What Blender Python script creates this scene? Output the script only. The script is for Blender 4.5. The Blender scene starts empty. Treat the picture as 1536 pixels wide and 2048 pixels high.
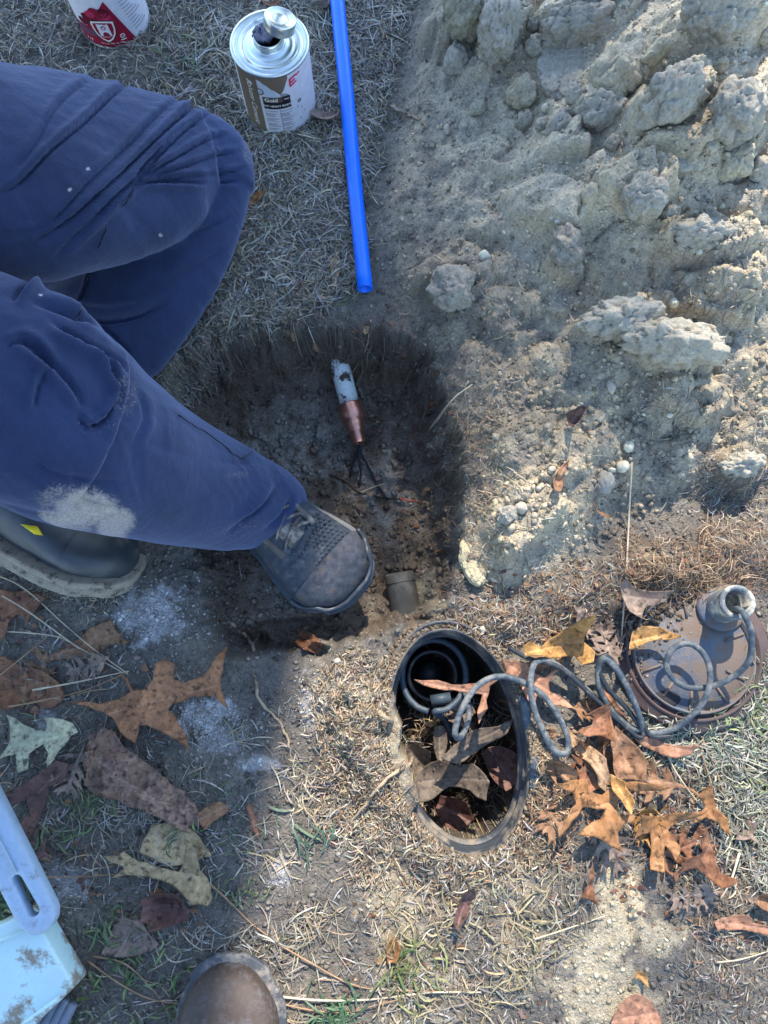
import bpy, bmesh, math, random
import numpy as np
from mathutils import Vector, Matrix, Euler

R = math.radians
random.seed(7)
rng = np.random.default_rng(11)
scene = bpy.context.scene
col = scene.collection

# ------------------------------------------------------------------ camera
CAM_H = 0.95
PITCH = R(11.0)
FPX = 1024 / math.tan(R(34.5))          # focal length in photo pixels
cam_d = bpy.data.cameras.new('camera')
cam_d.sensor_fit = 'VERTICAL'
cam_d.sensor_height = 24
cam_d.lens = 12 / math.tan(R(34.5))
cam_d.clip_start = 0.02
cam_d.clip_end = 300
cam = bpy.data.objects.new('camera', cam_d)
cam.location = (0, 0, CAM_H)
cam.rotation_euler = (PITCH, 0, 0)
col.objects.link(cam)
scene.camera = cam

# ------------------------------------------------------------------ world and sun
SUN_EL, SUN_AZ = R(45), R(8)            # azimuth measured from +Y (top of the photo) towards +X
world = bpy.data.worlds.new('World')
scene.world = world
world.use_nodes = True
wn = world.node_tree.nodes
wl = world.node_tree.links
sky = wn.new('ShaderNodeTexSky')
sky.sky_type = 'NISHITA'
sky.sun_disc = False
sky.sun_elevation = SUN_EL
sky.sun_rotation = SUN_AZ
sky.ozone_density = 1.5
sky.air_density = 1.1
sky.dust_density = 0.3
wl.new(sky.outputs[0], wn['Background'].inputs[0])
wn['Background'].inputs[1].default_value = 0.15
sun_d = bpy.data.lights.new('sun', 'SUN')
sun_d.energy = 3.0
sun_d.angle = R(0.6)
sun_d.color = (1.0, 0.88, 0.73)
sun = bpy.data.objects.new('sun', sun_d)
sdir = Vector((math.sin(SUN_AZ) * math.cos(SUN_EL), math.cos(SUN_AZ) * math.cos(SUN_EL), math.sin(SUN_EL)))
sun.rotation_euler = sdir.to_track_quat('Z', 'Y').to_euler()
sun.location = sdir * 8
col.objects.link(sun)
scene.view_settings.view_transform = 'Standard'
scene.view_settings.look = 'None'
scene.view_settings.exposure = 1.85
scene.view_settings.gamma = 1.0

# ------------------------------------------------------------------ helpers
def W(u, v, z=0.0):
    """world point on height z that the photo shows at pixel u, v"""
    dx, dy, dz = (u - 768) / FPX, (1024 - v) / FPX, -1.0
    c, s = math.cos(PITCH), math.sin(PITCH)
    wy, wz = dy * c - dz * s, dy * s + dz * c
    t = (z - CAM_H) / wz
    return Vector((dx * t, wy * t, z))

def proj(x, y, z):
    c, s = math.cos(PITCH), math.sin(PITCH)
    zz = z - CAM_H
    cy = y * c + zz * s
    cz = -y * s + zz * c
    return 768 + FPX * x / (-cz), 1024 - FPX * cy / (-cz)

def polyW(pts, z=0.0):
    return [tuple(W(u, v, z)[:2]) for u, v in pts]

def tag(o, label=None, cat=None, group=None, kind=None):
    if label: o['label'] = label
    if cat: o['category'] = cat
    if group: o['group'] = group
    if kind: o['kind'] = kind
    return o

def empty(name, loc, label, cat, group=None, rot=(0, 0, 0)):
    o = bpy.data.objects.new(name, None)
    o.empty_display_size = 0.05
    o.location = loc
    o.rotation_euler = rot
    col.objects.link(o)
    return tag(o, label, cat, group)

def mesh_obj(name, verts, faces, mat=None, parent=None, smooth=True, colors=None, mats=None, midx=None):
    me = bpy.data.meshes.new(name)
    verts = np.asarray(verts, dtype=np.float32)
    if isinstance(faces, np.ndarray):
        k = faces.shape[1]
        me.vertices.add(len(verts)); me.vertices.foreach_set('co', verts.ravel())
        me.loops.add(faces.size); me.loops.foreach_set('vertex_index', faces.astype(np.int32).ravel())
        me.polygons.add(len(faces))
        me.polygons.foreach_set('loop_start', np.arange(0, faces.size, k, dtype=np.int32))
        me.update(calc_edges=True)
    else:
        me.from_pydata([tuple(map(float, p)) for p in verts], [], faces)
        me.update()
    if colors is not None:
        at = me.color_attributes.new('Col', 'FLOAT_COLOR', 'POINT')
        c = np.ones((len(verts), 4), dtype=np.float32); c[:, :3] = colors
        at.data.foreach_set('color', c.ravel())
    if smooth:
        me.polygons.foreach_set('use_smooth', np.ones(len(me.polygons), dtype=bool))
    for m in (mats or ([mat] if mat else [])):
        me.materials.append(m)
    if midx is not None:
        me.polygons.foreach_set('material_index', np.asarray(midx, dtype=np.int32))
    o = bpy.data.objects.new(name, me)
    col.objects.link(o)
    if parent:
        o.parent = parent
    return o

class MB:
    """collects pieces of one mesh"""
    def __init__(s): s.v = []; s.f = []; s.m = []
    def add(s, v, f, m=0):
        n = len(s.v); s.v += [tuple(map(float, p)) for p in v]
        s.f += [tuple(i + n for i in q) for q in f]; s.m += [m] * len(f); return s
    def obj(s, name, mats, parent=None, smooth=True):
        if not isinstance(mats, (list, tuple)): mats = [mats]
        return mesh_obj(name, s.v, s.f, parent=parent, smooth=smooth, mats=mats, midx=s.m)

def lathe(prof, n=48):
    v, f = [], []
    for r, z in prof:
        for k in range(n):
            a = 2 * math.pi * k / n
            v.append((r * math.cos(a), r * math.sin(a), z))
    for i in range(len(prof) - 1):
        for k in range(n):
            f.append((i * n + k, i * n + (k + 1) % n, (i + 1) * n + (k + 1) % n, (i + 1) * n + k))
    return v, f

def catmull(P, n):
    P = np.asarray(P, float); out = []
    Q = np.vstack([2 * P[0] - P[1], P, 2 * P[-1] - P[-2]])
    for i in range(1, len(Q) - 2):
        t = np.linspace(0, 1, n, endpoint=False)[:, None]
        p0, p1, p2, p3 = Q[i - 1], Q[i], Q[i + 1], Q[i + 2]
        out.append(0.5 * (2 * p1 + (p2 - p0) * t + (2 * p0 - 5 * p1 + 4 * p2 - p3) * t * t + (3 * p1 - p0 - 3 * p2 + p3) * t ** 3))
    out.append(P[-1:])
    return np.vstack(out)

def tube(path, rad, n=10, cap=True, wob=0.0):
    P = np.asarray(path, float); m = len(P)
    rad = np.full(m, rad) if np.isscalar(rad) else np.asarray(rad, float)
    T = np.gradient(P, axis=0); T /= np.linalg.norm(T, axis=1)[:, None] + 1e-9
    N = np.zeros_like(P); ref = np.array([0, 0, 1.0]) if abs(T[0][2]) < .9 else np.array([1.0, 0, 0])
    nn = ref - T[0] * ref.dot(T[0]); nn /= np.linalg.norm(nn)
    for i in range(m):
        nn = nn - T[i] * nn.dot(T[i]); nn /= np.linalg.norm(nn) + 1e-9; N[i] = nn
    B = np.cross(T, N); a = np.arange(n) * 2 * math.pi / n
    V = (P[:, None] + (np.cos(a)[None, :, None] * N[:, None] + np.sin(a)[None, :, None] * B[:, None]) * rad[:, None, None])
    if wob: V = V + rng.normal(0, wob, V.shape)
    v = V.reshape(-1, 3).tolist(); f = []
    for i in range(m - 1):
        for k in range(n):
            f.append((i * n + k, i * n + (k + 1) % n, (i + 1) * n + (k + 1) % n, (i + 1) * n + k))
    if cap:
        f.append(tuple(range(n - 1, -1, -1))); f.append(tuple((m - 1) * n + k for k in range(n)))
    return v, f

def box(x0, y0, z0, x1, y1, z1):
    v = [(x0, y0, z0), (x1, y0, z0), (x1, y1, z0), (x0, y1, z0), (x0, y0, z1), (x1, y0, z1), (x1, y1, z1), (x0, y1, z1)]
    f = [(3, 2, 1, 0), (4, 5, 6, 7), (0, 1, 5, 4), (1, 2, 6, 5), (2, 3, 7, 6), (3, 0, 4, 7)]
    return v, f

def bevel(o, w=0.002, seg=2, ang=40):
    m = o.modifiers.new('bevel', 'BEVEL'); m.width = w; m.segments = seg; m.limit_method = 'ANGLE'; m.angle_limit = R(ang)
    return o

# ---- noise in numpy
_tab = rng.random((256, 256))
_ga = rng.random((256, 256)) * 2 * math.pi
_tab2 = rng.random((256, 256)); _tab3 = rng.random((256, 256))
def perlin(x, y, s=0):
    x = x + s * 17.13; y = y + s * 9.71
    xi = np.floor(x).astype(int); yi = np.floor(y).astype(int); xf = x - xi; yf = y - yi
    def g(ix, iy):
        a = _ga[ix & 255, iy & 255]; return np.cos(a) * (x - ix) + np.sin(a) * (y - iy)
    u = xf ** 3 * (xf * (xf * 6 - 15) + 10); v = yf ** 3 * (yf * (yf * 6 - 15) + 10)
    a = g(xi, yi) * (1 - u) + g(xi + 1, yi) * u
    b = g(xi, yi + 1) * (1 - u) + g(xi + 1, yi + 1) * u
    return (a * (1 - v) + b * v) * 1.5
def fbm(x, y, f, o=4, s=0, gain=.5):
    r = 0; a = 1.0; t = 0
    for i in range(o):
        r = r + a * perlin(x * f, y * f, s + i * 3.3); t += a; a *= gain; f *= 2.03
    return r / t
def ridged(x, y, f, o=3, s=0):
    r = 0; a = 1.0; t = 0
    for i in range(o):
        r = r + a * (1 - 2 * np.abs(perlin(x * f, y * f, s + i * 5.1))); t += a; a *= .5; f *= 2.1
    return r / t
def worley(x, y, f, s=0):
    x = x * f + s * 7.7; y = y * f + s * 3.1
    xi = np.floor(x).astype(int); yi = np.floor(y).astype(int)
    d1 = np.full(x.shape, 9.0); d2 = np.full(x.shape, 9.0); idv = np.zeros(x.shape)
    for i in (-1, 0, 1):
        for j in (-1, 0, 1):
            a, b = (xi + i) & 255, (yi + j) & 255
            px = xi + i + _tab[a, b]; py = yi + j + _tab2[a, b]
            d = np.hypot(px - x, py - y)
            m = d < d1
            d2 = np.where(m, d1, np.minimum(d2, d)); idv = np.where(m, _tab3[a, b], idv); d1 = np.where(m, d, d1)
    return d1, d2, idv
def sstep(a, b, t):
    t = np.clip((t - a) / (b - a), 0, 1); return t * t * (3 - 2 * t)
def sdpoly(x, y, poly):
    """signed distance, negative inside"""
    p = np.asarray(poly, float); d = np.full(x.shape, 1e9); ins = np.zeros(x.shape, bool)
    n = len(p)
    for i in range(n):
        a, b = p[i], p[(i + 1) % n]
        e = b - a; wx = x - a[0]; wy = y - a[1]
        t = np.clip((wx * e[0] + wy * e[1]) / (e @ e + 1e-12), 0, 1)
        d = np.minimum(d, (wx - e[0] * t) ** 2 + (wy - e[1] * t) ** 2)
        c = (a[1] > y) != (b[1] > y)
        with np.errstate(divide='ignore', invalid='ignore'):
            xx = a[0] + (y - a[1]) * e[0] / (e[1] if e[1] != 0 else 1e-12)
        ins ^= c & (x < xx)
    d = np.sqrt(d); return np.where(ins, -d, d)

# ------------------------------------------------------------------ materials
class NT:
    def __init__(s, name, rough=0.8, spec=0.3):
        s.m = bpy.data.materials.new(name); s.m.use_nodes = True
        s.n = s.m.node_tree.nodes; s.l = s.m.node_tree.links
        s.b = s.n['Principled BSDF']; s.b.inputs['Roughness'].default_value = rough
        s.b.inputs['Specular IOR Level'].default_value = spec
    def new(s, t, **k):
        n = s.n.new(t)
        for a, b in k.items(): setattr(n, a, b)
        return n
    def coord(s, kind='Object'): return s.new('ShaderNodeTexCoord').outputs[kind]
    def noise(s, sc, det=4, rough=.6, co=None, dist=0):
        n = s.new('ShaderNodeTexNoise'); n.inputs['Scale'].default_value = sc; n.inputs['Detail'].default_value = det
        n.inputs['Roughness'].default_value = rough; n.inputs['Distortion'].default_value = dist
        s.l.new(co or s.coord(), n.inputs['Vector']); return n.outputs['Fac']
    def ramp(s, fac, stops):
        r = s.new('ShaderNodeValToRGB'); e = r.color_ramp.elements
        while len(e) < len(stops): e.new(.5)
        for i, (p, c) in enumerate(stops):
            e[i].position = p; e[i].color = (c[0], c[1], c[2], 1) if not np.isscalar(c) else (c, c, c, 1)
        s.l.new(fac, r.inputs[0]); return r.outputs[0]
    def mix(s, fac, a, b, mode='MIX'):
        m = s.new('ShaderNodeMix', data_type='RGBA', blend_type=mode)
        for i, x in ((0, fac), (6, a), (7, b)):
            if isinstance(x, (int, float)): m.inputs[i].default_value = x
            elif isinstance(x, (tuple, list)): m.inputs[i].default_value = (*x[:3], 1)
            else: s.l.new(x, m.inputs[i])
        return m.outputs[2]
    def base(s, x):
        if isinstance(x, tuple): s.b.inputs['Base Color'].default_value = (*x[:3], 1)
        else: s.l.new(x, s.b.inputs['Base Color'])
    def bump(s, h, strength=.5, dist=.002, prev=None):
        b = s.new('ShaderNodeBump'); b.inputs['Strength'].default_value = strength; b.inputs['Distance'].default_value = dist
        s.l.new(h, b.inputs['Height'])
        if prev is not None: s.l.new(prev, b.inputs['Normal'])
        s.l.new(b.outputs[0], s.b.inputs['Normal']); return b.outputs[0]
    def attr(s, name='Col'):
        a = s.new('ShaderNodeAttribute'); a.attribute_name = name; return a.outputs['Color']

def plain(name, c, rough=.6, spec=.3, metal=0, grime=None, gs=30, gth=(.5, .62), bump=.15, var=.25):
    t = NT(name, rough, spec); t.b.inputs['Metallic'].default_value = metal
    n = t.noise(gs * 2, 5)
    a = t.mix(t.ramp(n, [(.3, 0.0), (.7, 1.0)]), tuple(x * (1 - var) for x in c), tuple(min(1, x * (1 + var * .6)) for x in c))
    if grime:
        g = t.ramp(t.noise(gs, 6, .7), [(gth[0], 0.0), (gth[1], 1.0)])
        a = t.mix(g, a, grime)
        r = t.new('ShaderNodeMix', data_type='FLOAT'); t.l.new(g, r.inputs[0]); r.inputs[2].default_value = rough; r.inputs[3].default_value = .95
        t.l.new(r.outputs[0], t.b.inputs['Roughness'])
        if metal:
            mm = t.new('ShaderNodeMix', data_type='FLOAT'); t.l.new(g, mm.inputs[0]); mm.inputs[2].default_value = metal; mm.inputs[3].default_value = 0
            t.l.new(mm.outputs[0], t.b.inputs['Metallic'])
    t.base(a)
    if bump: t.bump(t.noise(gs * 12, 4), bump, .001)
    return t.m

def attr_mat(name, rough=.85, spec=.2, fine=400, lo=.6, hi=1.3, bump=.3, trans=0):
    t = NT(name, rough, spec)
    n = t.ramp(t.noise(fine, 4), [(.3, lo), (.7, hi)])
    t.base(t.mix(1.0, t.attr(), n, 'MULTIPLY'))
    if bump: t.bump(t.noise(fine * 1.5, 4), bump, .0015)
    return t.m

# ------------------------------------------------------------------ ground (terrain heightfield)
def axis(lo, hi, step, outs):
    a = list(np.arange(lo, hi + 1e-9, step)); s = step
    right = [a[-1]]; left = [a[0]]
    while right[-1] < outs[1]: s *= 1.18; right.append(right[-1] + s)
    s = step
    while left[-1] > outs[0]: s *= 1.18; left.append(left[-1] - s)
    return np.array(left[:0:-1] + a + right[1:])
GX = axis(-.60, .60, .0024, (-40, 40)); GY = axis(-.43, .99, .0024, (-40, 40))
X, Y = np.meshgrid(GX, GY)           # [iy, ix]
near = 1 - sstep(1.3, 2.2, np.hypot(X, Y - .3))

wx = X + .012 * fbm(X, Y, 14, 3, 1); wy = Y + .012 * fbm(X, Y, 14, 3, 2)
Z = .010 * fbm(X, Y, 5, 3, 3) + .004 * fbm(X, Y, 30, 4, 4) + .0022 * fbm(X, Y, 110, 3, 5)

# spoil mound of clay, upper right
MOUND = polyW([(860, -300), (835, 0), (800, 200), (775, 330), (750, 470), (790, 600), (870, 720), (925, 860), (925, 1000), (930, 1120), (990, 1200), (1120, 1140), (1230, 1040), (1400, 980), (1600, 940), (2000, 900), (2000, -300)])
dm = -sdpoly(wx, wy, MOUND)
m0 = sstep(-.02, .06, dm)
mcore = sstep(.0, .42, dm)
far_drop = 1 - sstep(.9, 1.5, X) * 1.0
far_drop = far_drop * (1 - sstep(1.2, 1.9, Y))
mhi = sstep(.15, .8, Y) * .6 + .4
Zm = (.03 * m0 + .17 * mcore * mhi) * far_drop
d1, d2, i1 = worley(wx + .03 * fbm(X, Y, 9, 2, 8), wy + .03 * fbm(X, Y, 9, 2, 9), 9, 1)
lump = (1 - np.clip(d1 * 1.25, 0, 1) ** 2) * (.4 + .9 * i1)
e1, e2, i2 = worley(wx + .012 * fbm(X, Y, 30, 2, 18), wy + .012 * fbm(X, Y, 30, 2, 19), 25, 2)
lump2 = (1 - np.clip(e1 * 1.2, 0, 1) ** 2) * i2
k1, k2, _ = worley(wx + .02 * fbm(X, Y, 20, 3, 68), wy + .02 * fbm(X, Y, 20, 3, 69), 15, 6)
crack = np.exp(-((k2 - k1) / .07) ** 2) * sstep(-.1, .3, fbm(X, Y, 9, 2, 67))
g1, g2, i3 = worley(wx, wy, 70, 3)
lump3 = (1 - np.clip(g1 * 1.2, 0, 1) ** 2) * i3
rough_m = sstep(.0, .2, Y) * .7 + .3
Zm = Zm + m0 * far_drop * (.034 * lump * mcore ** .5 * rough_m + .014 * lump2 * rough_m + .0042 * lump3 - .009 * crack * mcore ** .3 + .0015 * ridged(wx, wy, 60, 3, 66) + .012 * ridged(wx, wy, 11, 3, 6) * mcore ** .3)
# pushed pads and shelves of clay: (u, v, half-long px, half-short px, angle deg, height m, z guess)
PADS = [(900, 70, 75, 60, 60, .05, .05), (1010, 50, 60, 85, 10, .05, .1), (1160, 10, 120, 40, -10, .04, .15), (1420, 60, 120, 70, 10, .035, .2),
        (1235, 160, 65, 55, 20, .035, .15), (1330, 215, 95, 60, -15, .04, .18), (1480, 240, 70, 55, 20, .03, .2), (1180, 225, 50, 30, 0, .03, .14),
        (950, 140, 70, 50, 30, .02, .06), (1130, 290, 50, 40, 0, .03, .14), (1330, 310, 80, 26, 5, .03, .17), (1250, 390, 90, 55, 25, .035, .15),
        (1100, 420, 110, 50, 30, .03, .11), (1010, 330, 70, 40, 20, .014, .08), (930, 460, 70, 50, -20, .018, .06), (1130, 520, 40, 45, 0, .028, .1),
        (920, 560, 90, 55, 10, .026, .04), (1420, 460, 110, 45, 5, .03, .16), (1500, 540, 90, 40, 10, .02, .15), (1235, 640, 85, 38, -3, .034, .1),
        (1350, 692, 108, 44, 8, .045, .1), (1010, 640, 90, 50, 30, .014, .05), (1130, 750, 130, 60, 5, .012, .06), (1390, 790, 90, 45, 15, .026, .08),
        (1080, 910, 110, 50, 10, .014, .04), (1040, 1040, 90, 60, -35, .02, .03), (1420, 590, 120, 40, 10, .022, .12), (1060, 160, 40, 50, 0, .02, .1), (1500, 930, 60, 40, 0, .03, .05)]
for (u, v, a, b, ang, h, zg) in PADS:
    c = W(u, v, zg); k = (CAM_H - zg) * 1.03 / FPX
    th = R(-ang); dx, dy = wx - c.x + .01 * fbm(X, Y, 26, 2, u), wy - c.y + .01 * fbm(X, Y, 26, 2, v)
    p = (dx * math.cos(th) + dy * math.sin(th)) / (a * k); q = (-dx * math.sin(th) + dy * math.cos(th)) / (b * k * 1.1)
    r = (np.abs(p) ** 2.6 + np.abs(q) ** 2.6) ** (1 / 2.6)
    steep = sstep(1.05, .72, r) if False else 1 - sstep(.70, 1.06, r)
    Zm = Zm + h * steep * (.8 + .35 * p * math.cos(th + u) - .3 * np.clip(q, -1, 1)) * far_drop
Z = Z + Zm
# low berm of loose spoil round the south of the mound, and rooty turf lip left of the box
for (u, v, a, b, h) in [(715, 1450, 75, 110, .040), (690, 1380, 40, 60, .012), (1000, 1240, 60, 40, .02), (1160, 1190, 90, 50, .02), (1330, 1150, 110, 40, .03), (1480, 1100, 80, 50, .02), (770, 1560, 60, 50, .012), (1190, 1600, 120, 90, .012)]:
    c = W(u, v, .01); k = CAM_H / FPX
    r = np.hypot((X - c.x) / (a * k), (Y - c.y) / (b * k)); Z = Z + h * np.exp(-r ** 2 * 1.2) * (1 + .5 * fbm(X, Y, 45, 3, 12))

# the dug hole
HOLE = polyW([(300, 820), (345, 735), (420, 690), (520, 668), (640, 655), (760, 660), (850, 690), (880, 780), (930, 880), (932, 1000), (925, 1120), (905, 1190), (850, 1250), (760, 1275), (640, 1290), (520, 1300), (425, 1270), (405, 1180), (380, 1060), (330, 930)])
dh = -sdpoly(wx + .008 * fbm(X, Y, 40, 3, 20), wy + .008 * fbm(X, Y, 40, 3, 21), HOLE)
north = sstep(.15, .30, Y)
wall = sstep(-.003, .011, dh + .006 * fbm(X, Y, 70, 3, 29))
slope = sstep(.0, .11, dh)
wall2 = sstep(.012, .026, dh + .016 * fbm(X, Y, 38, 4, 60)); wall3 = sstep(.03, .05, dh + .022 * fbm(X, Y, 26, 4, 61))
depth_f = (.46 * wall + .22 * wall2 + .12 * wall3 + .20 * slope)
# the floor is shallower in the left/south part, under the standing boot
cl = W(470, 1160, -.06); flo = .145 - .075 * np.exp(-(((X - cl.x) / .13) ** 2 + ((Y - cl.y) / .10) ** 2))
shelf = W(330, 900, -.05); flo = flo - .04 * np.exp(-(((X - shelf.x) / .07) ** 2 + ((Y - shelf.y) / .1) ** 2))
floorn = .012 * fbm(X, Y, 16, 4, 22) + .013 * lump2 + .006 * lump3 + .004 * ridged(X, Y, 40, 3, 57)
Z = Z * (1 - .75 * slope) - depth_f * flo + slope * floorn
# crumbling rim with small bites
Z = Z + .014 * np.exp(-(dh / .02) ** 2) * fbm(X, Y, 55, 4, 25)
SHELF = polyW([(385, 1090), (640, 1100), (690, 1180), (650, 1232), (560, 1236), (415, 1254)], -.03)
ds_ = sdpoly(X + .003 * fbm(X, Y, 60, 3, 51), Y + .003 * fbm(X, Y, 60, 3, 52), SHELF)
Zs = np.maximum(Z, -.045 + .003 * fbm(X, Y, 60, 4, 53)); ks = sstep(.003, -.002, ds_); Z = Z * (1 - ks) + Zs * ks
for u, v, a, b, hh_ in ((478, 1285, 45, 26, .030), (560, 1275, 60, 14, .014), (640, 1300, 20, 14, .012)):
    c = W(u, v, -.02); k = CAM_H / FPX; r = np.hypot((X - c.x) / (a * k), (Y - c.y) / (b * k)); Z = Z - hh_ * np.exp(-r ** 4)
# trench marks in the sandy patch bottom right
for pl, w_, dd in [([(1228, 1725), (1240, 1790), (1262, 1850), (1275, 1900)], .006, .008), ([(1290, 1800), (1380, 1860), (1450, 1930)], .010, .006), ([(420, 1290), (520, 1300), (640, 1310)], .012, .015)]:
    q = [W(u, v).xy for u, v in pl]; dmin = np.full(X.shape, 9.0)
    for a, b in zip(q[:-1], q[1:]):
        e = np.array(b) - np.array(a); t = np.clip(((X - a[0]) * e[0] + (Y - a[1]) * e[1]) / (e @ e), 0, 1)
        dmin = np.minimum(dmin, np.hypot(X - a[0] - e[0] * t, Y - a[1] - e[1] * t))
    Z = Z - dd * np.exp(-(dmin / w_) ** 2)

# pit of the valve box
BXC = W(917, 1478, 0); BXA, BXB, BXT = .138, .088, R(11)      # half axes and tilt
def boxr(x, y, a=BXA, b=BXB):
    dx, dy = x - BXC.x, y - BXC.y
    p = dx * math.cos(BXT) + dy * math.sin(BXT); q = -dx * math.sin(BXT) + dy * math.cos(BXT)
    return np.sqrt((p / b) ** 2 + (q / a) ** 2), p, q
br, bp, bq = boxr(X, Y)
n2x = fbm(X, Y, 45, 3, 34)
pit0 = .02 * fbm(X, Y, 50, 2, 30)
flat = 1 - sstep(1.0, 1.25, br)
Z = Z * (1 - flat) + flat * (np.minimum(Z, .004 + .02 * sstep(-.02, -.09, 0) ) ) if False else Z
lipcov = np.exp(-(((X - W(720, 1440).x) / .05) ** 2 + ((Y - W(720, 1440).y) / .06) ** 2))
ang_ = np.arctan2(bq / BXA, bp / BXB)
cover = np.exp(-((np.abs(np.angle(np.exp(1j * (ang_ - R(192))))) / R(44)) ** 4)) * 1.0 + .55 * np.exp(-((np.abs(np.angle(np.exp(1j * (ang_ - R(262))))) / R(38)) ** 4)) + .35 * np.exp(-((np.abs(np.angle(np.exp(1j * (ang_ - R(20))))) / R(14)) ** 4))
cover = np.clip(cover, 0, 1) * (.8 + .5 * fbm(X, Y, 35, 3, 33))
Z = np.where(br < 1.12, np.minimum(Z, -.004 + .02 * sstep(1.0, 1.12, br) + 10 * (cover > .25)), Z)
Z = Z + (np.maximum(Z, .003 + .016 * np.clip(cover, 0, 1) + .005 * n2x) - Z) * (1 - sstep(1.06, 1.45, br)) * sstep(.15, .4, cover)
pedge = 1.0 - np.clip(cover, 0, 1) * (.27 + .10 * n2x) * (1 - 1.0 * (np.abs(np.angle(np.exp(1j * (ang_ - R(262))))) < R(50)))
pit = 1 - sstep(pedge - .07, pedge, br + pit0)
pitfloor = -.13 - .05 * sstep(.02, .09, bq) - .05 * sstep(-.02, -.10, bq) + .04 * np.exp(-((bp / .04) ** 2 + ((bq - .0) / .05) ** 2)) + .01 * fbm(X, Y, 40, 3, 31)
Z = Z * (1 - pit) + pit * pitfloor
Z = Z * near

# ---- base colour of the soils (albedo only)
def mixc(A, c, m):
    c = np.array(c, float); return A * (1 - m[..., None]) + c * m[..., None]
n1 = fbm(X, Y, 7, 4, 40); n2 = fbm(X, Y, 35, 4, 41); n3 = fbm(X, Y, 140, 3, 42)
A = np.zeros(X.shape + (3,)) + np.array((.125, .115, .10))
A = mixc(A, (.16, .142, .115), sstep(-.1, .45, n1 + .5 * n2) * .7)
mm = sstep(-.03, .03, dm + .02 * n2)
clayc = np.zeros_like(A) + np.array((.37, .315, .22))
clayc = mixc(clayc, (.16, .15, .128), sstep(-.1, .4, n2 + .5 * n1) * .75)
clayc = mixc(clayc, (.42, .375, .27), sstep(.25, .6, fbm(X, Y, 12, 3, 44) + .5 * lump2 - .1) * .8)
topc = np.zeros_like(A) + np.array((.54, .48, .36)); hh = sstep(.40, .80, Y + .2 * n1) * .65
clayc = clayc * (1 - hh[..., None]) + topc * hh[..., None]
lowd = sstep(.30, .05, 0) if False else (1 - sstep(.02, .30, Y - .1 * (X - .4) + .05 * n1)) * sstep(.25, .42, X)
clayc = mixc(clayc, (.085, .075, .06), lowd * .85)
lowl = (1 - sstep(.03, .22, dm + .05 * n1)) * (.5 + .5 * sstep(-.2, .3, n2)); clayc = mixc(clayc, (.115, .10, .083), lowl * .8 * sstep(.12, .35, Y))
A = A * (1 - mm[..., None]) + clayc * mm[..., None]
def blob(u, v, a, b, z=0, f=22, s=50, thr=.25, soft=.35):
    c = W(u, v, z); k = CAM_H / FPX
    r = np.hypot((X - c.x) / (a * k), (Y - c.y) / (b * k)); return sstep(thr, thr + soft, (1 - r) + .8 * fbm(X, Y, f, 4, s))
# chalky white dust on the trodden soil
for (u, v, a, b, s_) in [(300, 1225, 105, 85, .9), (420, 1435, 75, 42, .95), (440, 1480, 60, 40, .6), (250, 1150, 40, 30, .4), (555, 1745, 35, 40, .7), (520, 1530, 60, 30, .5), (640, 1400, 55, 80, .55), (130, 1770, 60, 60, .45), (480, 620, 110, 60, .35), (640, 500, 120, 90, .3), (350, 700, 60, 60, .45), (90, 1440, 40, 40, .4), (600, 950, 60, 60, .35)]:
    A = mixc(A, (.42, .42, .42), blob(u, v, a, b, 0, 40, 60 + u) * s_)
# pale sand and clay trodden in at the bottom
for (u, v, a, b, s_) in [(1240, 1800, 85, 110, .95), (1190, 1960, 110, 150, .95), (1330, 1870, 60, 50, .8), (790, 1800, 90, 170, .65), (830, 1980, 130, 120, .55), (1060, 1900, 100, 120, .5), (1270, 2010, 60, 60, .7), (760, 1500, 90, 150, .55), (960, 1780, 140, 60, .5)]:
    A = mixc(A, (.37, .32, .225), blob(u, v, a, b, 0, 30, 80 + v) * s_)
# hole: dark damp loam on top band, grey clay floor
hs = sstep(-.004, .02, dh)
holec = np.zeros_like(A) + np.array((.125, .098, .072))
holec = mixc(holec, (.23, .215, .185), sstep(-.25, .35, n1 + .8 * n2) * slope)
A = A * (1 - hs[..., None]) + holec * hs[..., None]
A = mixc(A, (.24, .21, .15), blob(900, 850, 50, 70, 0, 30, 99) * .9)
A = mixc(A, (.21, .195, .145), blob(835, 1185, 85, 60, -.13, 30, 98) * .9)
A = mixc(A, (.16, .15, .12), blob(735, 1050, 45, 45, -.13, 30, 97) * .8)
A = mixc(A, (.12, .095, .075), blob(840, 930, 70, 60, -.13, 30, 96) * .6)
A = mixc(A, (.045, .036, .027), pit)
A = mixc(A, (.27, .215, .145), blob(715, 1440, 95, 130, 0, 30, 95) * .75)
A = A * (1 + .22 * n3[..., None] + .25 * n2[..., None])
A = np.clip(A, .012, .7)
ny, nx = X.shape
V = np.stack([X, Y, Z], -1).reshape(-1, 3)
idx = np.arange(ny * nx).reshape(ny, nx)
F = np.stack([idx[:-1, :-1], idx[:-1, 1:], idx[1:, 1:], idx[1:, :-1]], -1).reshape(-1, 4)
t = NT('soil', .92, .25)
pr = t.coord()
nn = t.ramp(t.noise(260, 5, .7), [(.28, .55), (.72, 1.45)])
t.base(t.mix(1.0, t.attr(), nn, 'MULTIPLY'))
b1 = t.bump(t.noise(180, 5, .7), .9, .004)
bst = b1.node; mr = t.new('ShaderNodeMapRange'); t.l.new(t.attr('Clay'), mr.inputs[0]); mr.inputs[3].default_value = .9; mr.inputs[4].default_value = .22; t.l.new(mr.outputs[0], bst.inputs['Strength'])
vo = t.new('ShaderNodeTexVoronoi'); vo.inputs['Scale'].default_value = 420; t.l.new(pr, vo.inputs['Vector'])
t.bump(vo.outputs['Distance'], .5, .0015, b1)
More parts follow.
